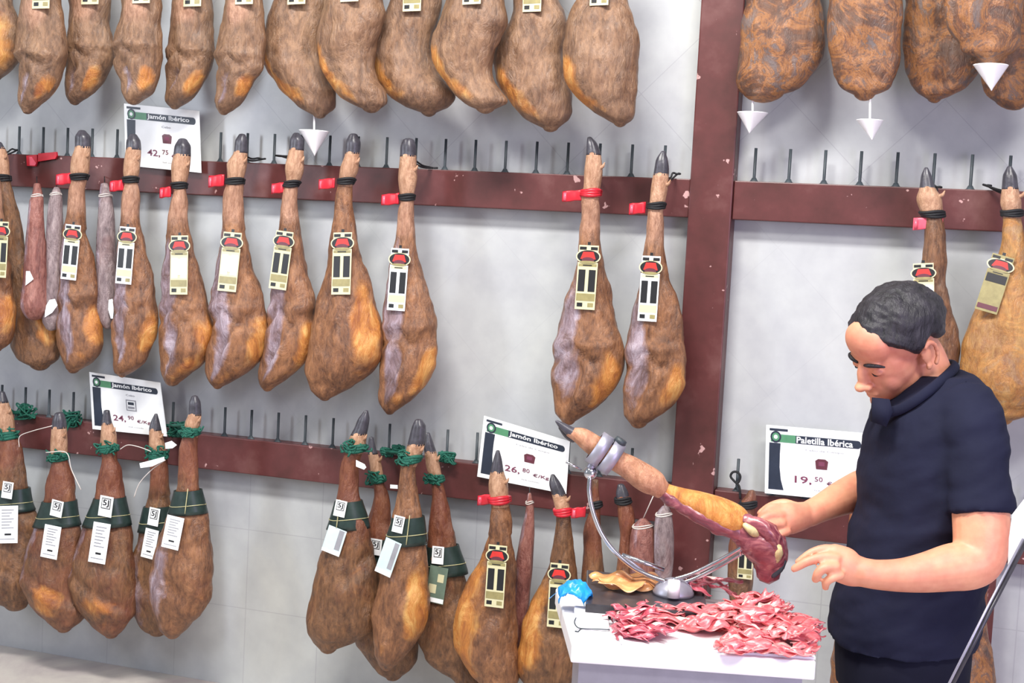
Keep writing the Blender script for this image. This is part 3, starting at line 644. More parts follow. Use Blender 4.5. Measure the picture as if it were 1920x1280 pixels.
# ---- sausages
def sausage(rows, Y, mat, label, tagpts=None, cat='sausage', grp='dry sausages hanging among the hams', string=None):
    H = Ham(rows, Y, .95, rows[0][1]); yb = rows[-1][0]; c = H.ring(yb)[0]
    e = empty('dry_sausage', (c[0], Y, c[2]), label, cat, grp)
    mb = MB(); H.mesh(mb, rows[0][0], yb, mat, lambda cu, su, y: (0, .45 if cu < -.2 else .1, .3), 20, 6, .002); mb.build('meat_body', e)
    mb = MB(); ring_cord(mb, H, rows[1][0], 'string', .0018, 2, .001, 3)
    t = H.ring(rows[0][0])[0]
    if string: mb.add(*tube_vf([t, atY(string[0], string[1], Y)], .0016, 6), 'string')
    else: xm = (rows[0][1] + rows[0][2]) / 2; mb.add(*tube_vf([t, atY(xm, rows[0][0] - 8, Y * .5), atY(xm, rows[0][0] - 14, -.003)], .0016, 6), 'cord_black')
    mb.build('string', e)
    if tagpts:
        yy = sum(p[1] for p in tagpts) / len(tagpts); Yt = H.front(yy) - .003
        mb = MB(); b0 = [atY(p[0], p[1], Yt) for p in tagpts]; mb.add(*prism_vf(b0, (0, -.0006, 0)), 'card'); mb.build('paper_tag', e, False)
    return e, H
sausage([(345,64,74),(365,62,78),(375,58,79),(420,54,80),(480,49,84),(540,46,86),(575,43,88),(592,50,80)], -.17, 'sausage_red', 'reddish dry sausage at the far left of the middle rail, with a small white tag', [(49,508),(56,508),(63,523),(56,529),(48,535)])
sausage([(352,102,110),(362,97,113),(380,93,115),(430,90,116),(500,88,114),(560,84,112),(600,82,112),(615,88,106)], -.14, 'sausage_grey', 'grey dry sausage left of the labelled ham, with the largest white tag', [(93,562),(103,560),(108,572),(98,586),(84,595),(85,575)])
sausage([(345,190,202),(365,188,208),(400,186,212),(460,183,214),(520,183,217),(570,184,218),(600,188,216),(613,195,210)], -.1, 'sausage_grey', 'purple-grey dry sausage just left of the 42,75 sign', [(204,562),(211,560),(214,572),(212,597),(208,597),(203,580)])
sausage([(925,990,996),(940,987,999),(960,985,1001),(993,978,1001),(1056,967,998),(1120,959,993),(1183,954,986),(1212,958,980),(1225,964,974)], -.12, 'sausage_red', 'long thin reddish sausage under the 26,80 sign', None)

# red clip near the left pegs
e = empty('plastic_clip', atY(80, 300, -.01), 'bright red plastic clip pinned flat across the left end of the middle rail', 'clip')
mb = MB()
for poly in ([(74,288),(108,285),(109,292),(106,298),(74,303)], [(52,292),(72,290),(72,303),(68,312),(53,311)]):
    mb.add(*prism_vf([atY(x, y, -.004) for x, y in poly], (0, -.008, 0)), 'red')
mb.build('clip_body', e, False)
mb = MB(); mb.add(*prism_vf([atY(x, y, -.0125) for x, y in [(55,294),(60,294),(68,306),(66,310),(56,310)]], (0, -.001, 0)), 'redpink'); mb.build('clip_label', e, False)

# ---- row C (lower rail)
C = [
 ([(735,-2,8),(755,-6,14),(790,-8,24),(812,-2,26),(835,2,35),(880,-10,46),(942,-25,54),(985,-40,70),(1040,-50,74),(1090,-45,72),(1118,-25,62),(1134,10,50)], -.1, 'lown', 'ham_low', 752, 815, 812, 'ham cut off by the left edge on the lower rail, with a blue-green cord'),
 ([(775,104,118),(790,100,122),(815,98,123),(840,97,124),(860,99,124),(891,94,132),(933,87,137),(965,76,141),(1000,62,149),(1045,50,152),(1088,44,152),(1120,54,156),(1149,74,162),(1168,98,150),(1179,110,134)], -.15, 'lowl', 'ham_low', 800, 852, 852, 'ruddy ham second from the left on the lower rail, hoof hidden in green cord'),
 ([(770,195,205),(790,192,208),(815,191,216),(835,190,217),(860,194,217),(881,190,225),(928,183,229),(980,162,240),(1030,145,247),(1085,134,252),(1120,141,255),(1150,156,252),(1176,180,236),(1191,200,219)], -.15, 'lowl', 'ham_low', 793, 840, 836, 'ruddy ham with the longest white card, hoof over the 24,90 sign'),
 ([(776,290,295),(790,284,298),(805,281,301),(835,281,307),(855,285,310),(867,285,312),(914,282,316),(960,272,322),(998,263,330),(1050,249,335),(1102,240,335),(1148,252,335),(1173,268,325),(1186,285,310)], -.09, 'lown', 'ham_low', 804, 852, 848, 'ham tucked behind the purple-grey ham below the 24,90 sign'),
 ([(743,360,370),(755,356,375),(775,355,376),(790,349,375),(812,346,370),(844,337,368),(905,334,371),(950,324,381),(1008,300,394),(1070,287,398),(1110,284,394),(1149,289,376),(1178,302,350),(1192,314,334)], -.21, 'lown', 'ham', 776, 816, 806, 'purple-grey ham just right of the 24,90 sign, in front of its neighbour'),
 ([(770,683,690),(785,672,692),(800,666,690),(818,657,686),(840,652,684),(855,646,676),(879,640,670),(926,635,672),(975,622,686),(1010,610,693),(1044,601,700),(1099,587,709),(1145,581,710),(1180,580,700),(1202,588,672),(1217,602,632)], -.19, 'lowr', 'ham_low', 812, 845, 836, 'broad red-brown ham, leftmost of the cluster in the middle of the lower rail'),
 ([(820,692,700),(845,690,706),(867,693,714),(890,696,718),(905,700,720),(926,702,727),(968,692,732),(1020,680,745),(1080,668,760),(1150,664,778),(1200,670,782),(1232,688,780),(1255,706,768),(1268,724,752)], -.08, 'lowr', 'ham_low', 848, 893, 893, 'ham hidden behind two others, only its red shank and dark base showing'),
 ([(788,778,792),(800,773,798),(820,768,798),(845,762,792),(865,756,784),(883,752,779),(930,746,784),(976,738,792),(1027,722,797),(1099,710,803),(1140,703,803),(1175,699,795),(1205,700,776),(1232,706,758),(1252,716,736)], -.22, 'lowfat', 'ham', 832, 870, 856, 'ham with a pale blue tilted card and orange fat on its right side'),
 ([(812,798,806),(830,795,812),(850,797,818),(875,800,824),(895,806,828),(926,811,834),(960,808,843),(1000,804,850),(1030,801,858),(1070,795,872),(1110,788,878),(1160,780,880),(1200,782,885),(1240,806,892),(1272,850,900),(1290,870,895)], -.12, 'lowr', 'ham_low', 846, 893, 893, 'ham with a grey-green card behind its two neighbours on the lower rail'),
 ([(845,930,937),(862,925,941),(885,920,944),(909,917,951),(935,920,953),(950,922,954),(965,920,957),(1002,914,961),(1052,897,964),(1095,874,966),(1150,857,966),(1204,851,970),(1246,870,974),(1276,898,972),(1296,920,958)], -.2, 'goldl', 'ham', 884, 945, 932, 'golden-sided ham with a gold label under the left corner of the 26,80 sign'),
 ([(890,1033,1040),(905,1030,1050),(925,1035,1060),(950,1041,1068),(968,1044,1070),(993,1041,1072),(1044,1031,1077),(1090,1017,1083),(1120,1000,1088),(1183,978,1090),(1246,970,1085),(1285,985,1070),(1298,1000,1050)], -.17, 'goldl', 'ham_low', 926, 962, 955, 'golden ham partly behind the blue plastic and the white board'),
]
CL = {0: ((3,952), (915,957), (16,903,12,934,20), (15,948,14,1018,38), 'card'), 1: (None, (938,985), (109,938,104,968,22), (100,985,91,1046,31), 'card'), 2: (None, (932,985), (201,930,196,968,25), (192,980,181,1055,32), 'card'),
      3: (None, (948,995), (291,952,286,985,20), (286,992,276,1046,25), 'card'), 4: (None, (918,962), None, (330,968,318,1028,32), 'card'), 5: (None, (938,990), (641,938,635,968,21), (634,990,619,1037,34), 'cardblue'),
      6: (None, (1008,1050), (706,1010,703,1040,22), None, 'card'), 7: (None, (968,1020), (750,967,744,998,20), (739,1013,717,1076,30), 'cardblue'), 8: (None, (1022,1076), (822,1024,820,1057,22), (824,1062,814,1130,34), 'cardgreen')}
for i, (rows, Yd, kd, mt_, hoof, ankle, cord, lab) in enumerate(C):
    g = i < 9
    e, H = cured_ham('C', rows, Yd, lab, kd, mt_, hoof, ankle, cord, 'cord_green' if g else 'red', None if g else ((896,924,922,948,'red') if i == 9 else (1072,948,1098,972,'red')), seed=70 + i)
    if i in CL:
        _, (y0, y1), tg, cd_, cm = CL[i]
        band_label(e, H, y0, y1, tg, cd_, True, 690 - 53 if i == 5 else (352 if i == 4 else (768 if i == 7 else None)), cm)
    if i == 9: gold_label(e, H, 934, 1018, 926, 1138, 38, 'dark')
    if i == 10: gold_label(e, H, 1050, 1052, 1043, 1176, 38, 'dark')
    lp = {1: (133, 783), 4: (320, 797), 5: None, 7: (727, 845), 8: (837, 850), 0: (44, 772)}.get(i)
    if lp: peg_loop(e, H, hoof + 12, *lp, col='cord_green', r=.005)
# loose knots of green cord on the lower pegs
def tangle(px, py, rpx, n, label, mat='cord_green', Y=.0, r=.003):
    c0 = atY(px, py, Y); R_ = np.linalg.norm(atY(px + rpx, py, Y) - c0); mb = MB(); rr = np.random.RandomState(int(px))
    for k in range(n):
        pts = [c0 + rr.uniform(-1, 1, 3) * R_ * np.array([1, .25, .62]) for _ in range(5)]; mb.add(*tube_vf(spline(pts, 5), r, 6), mat)
    o = mb.build('knotted_cord', None, True, origin=tuple(c0)); return tag(o, label, 'cord')
tangle(50, 772, 20, 12, 'dark green cord bunched round the leftmost pegs of the lower rail', Y=-.01)
tangle(131, 784, 22, 14, 'green cord knotted on a peg above the second ham of the lower rail', Y=-.01)
tangle(335, 806, 22, 14, 'bright green cord knotted just right of the 24,90 sign', Y=-.03)
tangle(726, 848, 13, 12, 'green cord knotted round the peg between the first two hooves of the cluster', Y=-.01)
tangle(746, 842, 13, 12, 'green cord loop left of the dark double hoof', Y=-.03)
tangle(838, 858, 17, 18, 'green cord knotted on the peg right of the dark double hoof', Y=-.03)
def ties(pts, Y, label, r=.0016, mat='string'):
    mb = MB(); P = [atY(x, y, Y) for x, y in pts]; mb.add(*tube_vf(spline(P, 6), r, 7), mat)
    o = mb.build('cable_tie', None, True, origin=tuple(P[0])); return tag(o, label, 'cable tie')
ties([(36,838),(37,818),(60,808),(98,798)], -.17, 'thin white tie running from the left-edge ham up to the next ham', .0014)
ties([(86,848),(124,848),(134,880),(152,918)], -.2, 'white tie round the second lower ham with a tail hanging to the right')
ties([(225,842),(240,834),(262,838),(283,846)], -.18, 'thin white tie arching across the rail under the 24,90 sign', .0014)
ties([(310,862),(285,880),(262,905),(251,932)], -.19, 'white tie with a long tail hanging left of the ham under the 24,90 sign', .0016)
for (pl, Y, lab) in (([(262,868),(308,856),(309,863),(286,874),(264,877)], -.2, 'white plastic tie tag beside the green cord under the 24,90 sign'), ([(310,830),(322,826),(332,834),(324,840),(311,841)], -.2, 'small white tag sticking out between the two cords right of the 24,90 sign'),
                     ([(668,862),(684,870),(687,876),(683,880),(668,874)], -.24, 'small white tag on the cord of the red-brown ham'), ([(732,908),(746,909),(746,916),(732,915)], -.12, 'tiny white tag hanging low on the rail beside the hidden ham')):
    P = [atY(x, y, Y) for x, y in pl]; mb = MB(); mb.add(*prism_vf(P, (0, -.002, 0)), 'card'); tag(mb.build('plastic_tag', None, False, origin=tuple(P[0])), lab, 'tag')
# ---- meats behind the stand and behind the man
D = [
 ([(900,1112,1120),(925,1110,1122),(945,1108,1126),(965,1103,1127),(1000,1094,1128),(1060,1092,1130),(1130,1085,1135),(1180,1095,1125)], -.1, 'ham_low', 'cured_ham', 'small reddish piece of ham seen through the curve of the ham stand', None),
 ([(909,1158,1170),(925,1155,1178),(938,1156,1180),(957,1158,1188),(980,1160,1192),(1000,1163,1188),(1030,1160,1185),(1080,1155,1190),(1140,1160,1195),(1200,1170,1190)], -.09, 'ham', 'cured_ham', 'small ham with a dark hoof behind the ham held in the stand', 932),
 ([(920,1405,1413),(932,1398,1416),(945,1388,1416),(965,1383,1414),(990,1375,1412),(1030,1366,1412),(1080,1364,1414),(1130,1370,1405),(1170,1380,1395)], -.1, 'ham_low', 'cured_ham', 'ham behind the carved end of the held ham, right of the post', None),
 ([(955,1596,1606),(1000,1590,1612),(1100,1580,1625),(1190,1568,1640),(1215,1563,1650),(1250,1556,1655),(1290,1560,1640),(1310,1580,1620)], -.12, 'ham_mott', 'cured_ham', 'mottled ham low down behind the man\'s belly side', None),
 ([(985,1838,1846),(1020,1836,1848),(1060,1832,1850),(1100,1822,1850),(1150,1812,1850),(1185,1806,1853),(1230,1795,1863),(1280,1790,1865),(1310,1800,1858)], -.12, 'ham_mott', 'cured_ham', 'reddish mottled ham low down behind the man\'s back', None),
]
for i, (rows, Yd, mt_, nm, lab, hoof) in enumerate(D):
    e, H = cured_ham('D', rows, Yd, lab, 'lowr', mt_, hoof, None, rows[2][0] - 4, 'cord_black', seed=90 + i)
    if i > 2: peg_loop(e, H, rows[0][0] + 6, (1604, 1842)[i - 3], (978, 1006)[i - 3])
    if i == 2: gold_label(e, H, 1400, 1010, 1396, 1085, 30, 'dark')
sausage([(974,1198,1212),(984,1188,1222),(1000,1183,1227),(1030,1180,1229),(1080,1182,1231),(1115,1190,1222)], -.12, 'sausage_red', 'plump reddish netted sausage hanging behind the ham stand', string=(1236, 905))
sausage([(950,1240,1254),(962,1231,1259),(975,1228,1261),(1010,1226,1264),(1065,1228,1262),(1105,1235,1255)], -.13, 'sausage_grey', 'brownish-grey sausage right of the plump netted one', string=(1240, 905))
mb = MB(); pts = [atY(x, y, -.01) for x, y in [(1388,935),(1386,912),(1377,902),(1370,893),(1374,885),(1383,885),(1388,893),(1385,903),(1380,905)]]
mb.add(*tube_vf(spline(pts, 5), .0035, 8), 'cord_black'); tag(mb.build('cord_loop', None, True, origin=tuple(pts[0])), 'dark cord loop sticking up beside the peg right of the post', 'cord')

# ---------------------------------------------------------------- price signs
def sign(corners, Y, label, head, sub, price, cents, icon='maroon_print', euro='€/Kg'):
    TL, TR, BR, BL = [np.array(c, float) for c in corners]
    W = [atY(*c, Y) for c in (TL, TR, BR, BL)]
    def mp(u, v, l=0): return (W[0] * (1 - u) + W[1] * u) * (1 - v) + (W[3] * (1 - u) + W[2] * u) * v + np.array([0, -l, 0])
    c0 = mp(.5, 1); e = empty('price_sign', c0, label, 'price sign', 'price signs on the rails')
    def poly(mb, pts, mat, l, th=.0005): mb.add(*prism_vf([mp(u, v, l) for u, v in pts], (0, -th, 0)), mat)
    mb = MB(); poly(mb, [(0, 0), (1, 0), (1, 1), (0, 1)], 'card', 0, .002); mb.build('card', e, False)
    mb = MB(); l = .0022
    poly(mb, rect(.035, .04, .22, .075), 'navy_print', l)
    poly(mb, [(.035, .25), (.15, .25), (.145, .4), (.145, .6), (.16, .78), (.19, .93), (.035, .93)], 'navy_print', l)
    poly(mb, [(.05, .12), (.33, .12), (.33, .235), (.05, .235)], 'green_print', l)
    poly(mb, [(.3, .12)] + [(.92 + .03 * math.sin(q), .1775 - .0575 * math.cos(q)) for q in np.linspace(0, math.pi, 8)] + [(.3, .235)], 'navy_print', l + .0001)
    poly(mb, oval(.1, .16, .055, .085, 18), 'navy_print', l + .0008); poly(mb, oval(.1, .16, .038, .06, 16), 'green_print', l + .0014); poly(mb, oval(.1, .16, .02, .03, 12), 'card', l + .002)
    mb.build('header_panel', e, False)
    mb = MB()
    if icon == 'maroon_print': poly(mb, [(.5, .46), (.53, .43), (.6, .43), (.63, .46), (.62, .58), (.51, .58)], icon, l); poly(mb, rect(.535, .47, .595, .53), 'red_print' if False else 'pink_print', l + .0006)
    else: poly(mb, rect(.49, .4, .63, .6), 'grey_print', l); poly(mb, rect(.505, .42, .615, .58), 'card', l + .0005); poly(mb, rect(.52, .44, .6, .49), 'navy_print', l + .001); poly(mb, rect(.515, .52, .605, .56), 'grey_print', l + .001)
    mb.build('meat_icon', e, False)
    def txt(name, s, u0, v0, u1, v1, mat, bold=.0, ll=.0034):
        v, f = text_poly(s, bold); mb = MB(); mb.add([mp(u0 + (u1 - u0) * a, v1 + (v0 - v1) * b, ll) for a, b in v], f, mat); return mb.build(name, e, False)
    txt('heading', head, .31, .13, .87, .225, 'card', .022)
    txt('subheading', sub, .4 if len(sub) > 6 else .5, .3, .78 if len(sub) > 6 else .62, .335, 'grey_print', 0)
    txt('price', price, .3, .7, .47, .82, 'pink_print', .01); txt('price_cents', cents, .5, .69, .58, .76, 'pink_print', .005)
    txt('price_unit', euro, .62, .745, .8, .82, 'pink_print', .01)
    txt('small_print', 'IVA incluido', .5, .88, .7, .9, 'grey_print', 0)
    return e
sign([(233,194),(374,208),(378,324),(236,310)], -.02, 'white price sign reading 42,75 on the middle rail at upper left', 'Jamón Ibérico', 'Cebo', '42,', '75')
sign([(168,697),(301,717),(314,818),(174,804)], -.02, 'white price sign reading 24,90 on the lower rail at left', 'Jamón Ibérico', 'Cebo', '24,', '90', 'grey')
sign([(908,779),(1069,827),(1062,926),(895,893)], -.02, 'tilted white price sign reading 26,80 beside the ham stand', 'Jamón Ibérico', 'Cebo de Campo', '26,', '80')
sign([(1437,796),(1625,812),(1622,942),(1434,924)], -.02, 'white price sign reading Paletilla 19,50 behind the man\'s arm', 'Paletilla Ibérica', 'Cebo de Campo', '19,', '50')

# ---------------------------------------------------------------- carving table
BZ = .84
fl = atZ(1072, 1207, BZ)[:2]; frr = atZ(1530, 1240, BZ)[:2]
EX = nrm(frr - fl); EY = np.array([-EX[1], EX[0]]); BW = np.linalg.norm(frr - fl)
def bl(a_, b_, z): q = fl + EX * a_ + EY * b_; return np.array([q[0], q[1], z])
sh = -.045   # the left side runs slightly outwards towards the back
e = empty('carving_stand', bl(BW / 2, .2, 0), 'grey metal pedestal table under the white carving board', 'table')
mb = MB(); mb.add(*prism_vf([bl(.015, .015, .06), bl(BW - .02, .015, .06), bl(BW - .02, .4, .06), bl(.0, .4, .06)], (0, 0, BZ - .035 - .06)), 'steel_dull'); mb.build('cabinet', e, False)
mb = MB(); mb.add(*prism_vf([bl(.04, .04, 0), bl(BW - .04, .04, 0), bl(BW - .04, .38, 0), bl(.03, .38, 0)], (0, 0, .06)), 'black'); mb.build('plinth', e, False)
mb = MB(); mb.add(*prism_vf([bl(0, 0, BZ - .035), bl(BW, 0, BZ - .035), bl(BW, .4, BZ - .035), bl(sh, .4, BZ - .035)], (0, 0, .035)), 'whiteplastic')
o = mb.build('carving_board', None, False, origin=tuple(bl(BW / 2, .2, BZ - .035))); tag(o, 'thick white plastic carving board topping the grey pedestal', 'board'); bv = o.modifiers.new('b', 'BEVEL'); bv.width = .003; bv.segments = 2
# tray
TZ = BZ + .006
tl = [atZ(*p, BZ)[:2] for p in ((1166, 1210), (1529, 1237), (1465, 1135), (1141, 1138))]
mb = MB(); q = [np.array([p[0], p[1], BZ + .0005]) for p in tl]; mb.add(*prism_vf(q, (0, 0, .005)), 'whiteplastic')
for a_, b_ in ((0, 3),):
    mb.add(*tube_vf([q[a_] + [0, 0, .007], q[b_] + [0, 0, .007]], .004, 8), 'whiteplastic')
o = mb.build('serving_tray', None, False, origin=tuple(q[0])); tag(o, 'flat white tray under the sliced ham on the carving board', 'tray')
# dark slab and ham stand
PB = atZ(1262, 1112, BZ + .032); SN = np.array([EY[0], EY[1], 0.])
def st(px, py, d=0): return atP(px, py, PB + SN * d, SN)
e = empty('ham_stand', PB - np.array([0, 0, .03]), 'steel curved ham stand on a dark slate base gripping the ham being carved', 'ham stand')
c4 = [atZ(1098, 1131, BZ + .03), atZ(1328, 1150, BZ + .03), atZ(1318, 1092, BZ + .03), atZ(1100, 1067, BZ + .03)]
mb = MB(); mb.add(*prism_vf([p - np.array([0, 0, .0225]) for p in c4], (0, 0, .022)), 'stone'); o = mb.build('base', e, False); bv = o.modifiers.new('b', 'BEVEL'); bv.width = .003; bv.segments = 2
mb = MB()
for dd in (-.008, .008):
    mb.add(*tube_vf(spline([st(x, y, dd) for x, y in [(1106,893),(1105,925),(1112,960),(1128,1000),(1152,1033),(1185,1062),(1215,1078),(1250,1090)]], 6), .0048, 10), 'steel')
mb.build('curved_arm', e)
mb = MB(); 
for dd in (-.012, .012):
    mb.add(*tube_vf(spline([st(x, y + dd * 450, dd) for x, y in [(1262,1092),(1300,1080),(1350,1055),(1395,1028),(1402,1020)]], 6), .0045, 10), 'steel')
mb.add(*tube_vf([st(1388, 1042), st(1388, 1020)], .003, 8), 'steel'); mb.add(*tube_vf([st(1403, 1040), st(1409, 1018)], .0035, 8), 'steel')
mb.build('support_fork', e)
mb = MB(); mb.add(*tube_vf([st(1166, 1040, .02), st(1245, 1068, .02)], .0048, 10), 'steel'); mb.add(*tube_vf([st(1166, 1040, .02), st(1215, 1078, .02)], .003, 8), 'steel_dull'); mb.build('brace', e)
mb = MB(); cb = PB.copy(); rings = []
for r_, z in ((.042, 0), (.042, .006), (.036, .018), (.024, .028), (.01, .033), (.002, .034)): rings.append([cb + np.array([r_ * math.cos(q), r_ * math.sin(q), z - .002]) for q in np.linspace(0, 6.283, 28, endpoint=False)])
mb.add(*rings_mesh(rings), 'steel_dull'); mb.build('hub', e)
mb = MB(); f0 = st(1263, 1108, -.045); mb.add(*tube_vf([f0 + [0, 0, -.012], f0 + [0, 0, .022]], [.013, .012], 18), 'whiteplastic'); mb.build('lock_knob', e)
# clamp: two bands round the shank
P0, P1 = st(1112, 842), st(1158, 862)
cl = MB(); ax = nrm(st(1158, 868) - st(1120, 842)); cm = st(1136, 851)
upc = nrm(np.cross(SN, ax)); upc = upc if upc[2] > 0 else -upc
for k, (off, wd_) in enumerate(((-.0155, .0125), (.0125, .0125))):
    rings = []
    for t, rr in ((-wd_, .026), (-wd_, .032), (wd_, .032), (wd_, .026)):
        rings.append([cm + ax * (off + t) + (upc * math.cos(q) * 1.12 + SN * math.sin(q) * .95) * rr for q in np.linspace(0, 6.283, 24, endpoint=False)])
    rings.append(rings[0]); cl.add(*rings_mesh(rings, False), 'steel_dull')
cl.build('clamp_ring', e)
mb = MB(); k0 = st(1160, 832); mb.add(*tube_vf([k0 + upc * -.012, k0 + upc * .004, k0 + upc * .012], [.004, .013, .012], 14), 'iron'); mb.build('clamp_knob', e)
mb = MB(); mb.add(*tube_vf([st(1106, 893), st(1108, 875), st(1118, 862)], [.008, .009, .008], 12), 'steel_dull'); mb.add(*ellipsoid_vf(st(1107, 886), ([.014, 0, 0], [0, .014, 0], [0, 0, .014]), 14, 8), 'steel'); mb.build('swivel_joint', e)
mb = MB(); mb.add(*tube_vf([st(1062, 866, -.02), st(1090, 880, -.01)], .0025, 8), 'steel'); mb.build('tightening_rod', e)

# ---------------------------------------------------------------- ham held in the stand
e = empty('carved_ham', st(1300, 960), 'partly carved ham held in the steel stand, red meat bared at its thick end', 'ham')
px_m = 1 / 940.
def sp(pts, d=0): return [(*st(x, y, dd), r_ * px_m) for x, y, r_, dd in pts]
mb = MB(); mb.add(*limb(sp([(1044,790,3,0),(1054,798,7,0),(1068,808,10,0),(1075,812,11,0)]), 4, 14), 'hoof'); mb.add(*limb(sp([(1050,802,3,.01),(1062,815,6,.01),(1074,822,8,.01)]), 4, 10), 'hoof'); mb.build('hoof', e)
mb = MB(); vs, fs = limb(sp([(1070,811,10,0),(1090,818,17,0),(1110,832,20,0),(1136,850,21,0),(1160,865,21,0)]), 6, 20)
mb.add(vs, fs, 'rind'); mb.build('trotter', e)
mb = MB(); vs, fs = limb(sp([(1155,863,20,0),(1180,876,23,0),(1205,893,26,0),(1225,905,25,0),(1236,914,20,0)]), 6, 24)
mb.add(vs, fs, 'rind'); mb.build('shank_rind', e)
mb = MB(); vs, fs = limb(sp([(1228,908,14,0),(1250,920,14,0),(1280,934,20,0),(1310,946,26,0),(1345,962,32,0),(1375,976,32,0),(1392,988,24,0)]), 6, 26)
mb.add(vs, fs, 'fatcov', [(.72, 0, 0)] * len(vs)); mb.build('fat_covering', e)
mb = MB(); mb.add(*limb(sp([(1244,925,12,-.004),(1270,943,14,-.008),(1300,960,16,-.01),(1335,978,18,-.012),(1375,996,16,-.012),(1410,1010,18,-.01)]), 5, 16), 'rawmeat')
mb.add(*limb(sp([(1385,985,24,0),(1405,1000,36,0),(1430,1018,42,0),(1442,1045,36,0),(1440,1070,24,0)]), 6, 24), 'rawmeat')
mb.add(*limb(sp([(1400,975,10,-.02),(1430,990,16,-.03),(1452,1015,18,-.025),(1460,1045,14,-.02)]), 5, 16), 'rawmeat'); vsn = mb.v
mb.v = [tuple(np.array(p) + .005 * np.array([fbm(p, 45), fbm(np.array(p) + 5, 45), fbm(np.array(p) + 9, 45)])) for p in vsn]; mb.build('cut_meat', e)
mb = MB(); vs, fs = limb(sp([(1445,1015,5,-.03),(1458,1028,11,-.035),(1456,1046,9,-.03)]), 4, 14); mb.add([np.array(p) + .004 * fbm(p, 60) for p in vs], fs, 'bone')
mb.add(*limb(sp([(1398,985,6,-.03),(1412,996,9,-.035),(1420,1003,6,-.03)]), 4, 12), 'bone'); mb.build('bone_end', e)
mb = MB(); mb.add(*limb(sp([(1470,1052,5,-.02),(1462,1066,7,-.02),(1450,1078,6,-.02)]), 4, 12), 'iron'); mb.build('dark_rind', e)

# ---------------------------------------------------------------- sliced meat
def slice_mesh(seed, L=.07, Wd=.03, mat='slice', curl=1.0):
    r_ = np.random.RandomState(seed); nu, nv = 16, 7; vs = []; ph = r_.uniform(0, 6, 4); fq = r_.uniform(1.5, 3.2)
    for i in range(nu):
        u = i / (nu - 1) * 2 - 1
        for j in range(nv):
            v = j / (nv - 1) * 2 - 1
            wdt = Wd * .5 * (1 - .35 * abs(u) ** 3) * (1 + .12 * math.sin(3 * u + ph[0]))
            x = u * L / 2 + .004 * math.sin(2.5 * v + ph[1]); y = v * wdt + .007 * math.sin(fq * u + ph[2])
            z = curl * .7 * (.005 * math.sin(fq * 2 * u + ph[3]) + .004 * math.sin(3 * v + ph[0] + 2 * u) + .003 * v * math.sin(4 * u + ph[1]))
            if r_.rand() < 0: pass
            vs.append((x, y, z))
    fs = [(i * nv + j, (i + 1) * nv + j, (i + 1) * nv + j + 1, i * nv + j + 1) for i in range(nu - 1) for j in range(nv - 1)]
    me = bpy.data.meshes.new('ham_slice'); me.from_pydata(vs, [], fs); me.materials.append(M[mat])
    me.polygons.foreach_set('use_smooth', [True] * len(fs)); me.update(); return me
protos = {k: [slice_mesh(s + 100 * i, .066 if k != 'fatslice' else .085, .027 if k != 'fatslice' else .04, k) for s in range(7)] for i, k in enumerate(('slice', 'slice_dark', 'fatslice'))}
def add_slice(P, yaw, px_, py_, kind, label, group, sc_=1.0):
    o = bpy.data.objects.new('ham_slice', protos[kind][rng.randint(7)]); COL.objects.link(o)
    o.location = tuple(P); o.rotation_euler = (px_, py_, yaw); o.scale = (sc_, sc_, sc_)
    sm = o.modifiers.new('s', 'SOLIDIFY'); sm.thickness = .0016; sm.offset = 0
    return tag(o, label, 'meat slice', group)
piles = [ # centre px,py ; radii (px) ; height ; count ; kind ; label ; group
 ((1190,1158), (36,22), .022, 18, 'slice_dark', 'thin slice of dark pink ham in the pile at the left end of the tray', 'slices at the left end of the tray'),
 ((1205,1186), (42,20), .014, 16, 'slice_dark', 'thin slice of ham in the low front heap at the left end of the tray', 'slices at the front left of the tray'),
 ((1255,1152), (30,20), .02, 14, 'slice', 'thin slice of ham in the small pile between the left and middle piles', 'slices between left and middle piles'),
 ((1335,1168), (46,30), .028, 30, 'slice', 'thin red slice of ham in the layered middle pile on the tray', 'slices of the middle pile'),
 ((1415,1168), (66,44), .045, 56, 'slice', 'thin slice of ham in the tallest part of the big right-hand pile', 'slices in the tall part of the big pile'),
 ((1475,1190), (62,38), .03, 44, 'slice', 'thin slice of ham at the outer right side of the big pile', 'slices at the right of the big pile'),
 ((1410,1205), (58,18), .016, 20, 'slice', 'thin slice of ham along the front edge of the big pile', 'slices at the front edge of the big pile'),
]
for (c, rd, hgt, cnt, kd, lab, grp) in piles:
    for k in range(cnt):
        a_ = rng.uniform(0, 6.283); q = math.sqrt(rng.uniform(0, 1)) * .92; layer = (k + .5) / cnt
        q *= 1 - .45 * layer
        P = atZ(c[0] + rd[0] * q * math.cos(a_), c[1] + rd[1] * q * math.sin(a_) + 4, BZ + .008)
        top = hgt * (1 - q * q) ** .5
        z = BZ + .012 + top * layer
        tilt = .5 * q
        add_slice((P[0], P[1], z), rng.normal(.25, .42), rng.normal(0, .13) + tilt * math.sin(a_), rng.normal(0, .12) , kd, lab, grp, rng.uniform(.8, 1.15))
for k, (px, py, yw) in enumerate([(1150,1092,.4),(1172,1088,.2),(1190,1096,.5),(1210,1090,.1),(1226,1096,.3),(1165,1100,.3),(1240,1088,-.1)]):
    P = atZ(px, py, BZ + .04); add_slice((P[0], P[1], BZ + .042 + .003 * (k % 3)), yw, rng.normal(.3, .15), rng.normal(0, .1), 'fatslice', 'orange-tan slice of ham rind lying on the slate base of the stand', 'rind slices on the slate base', 1.05)
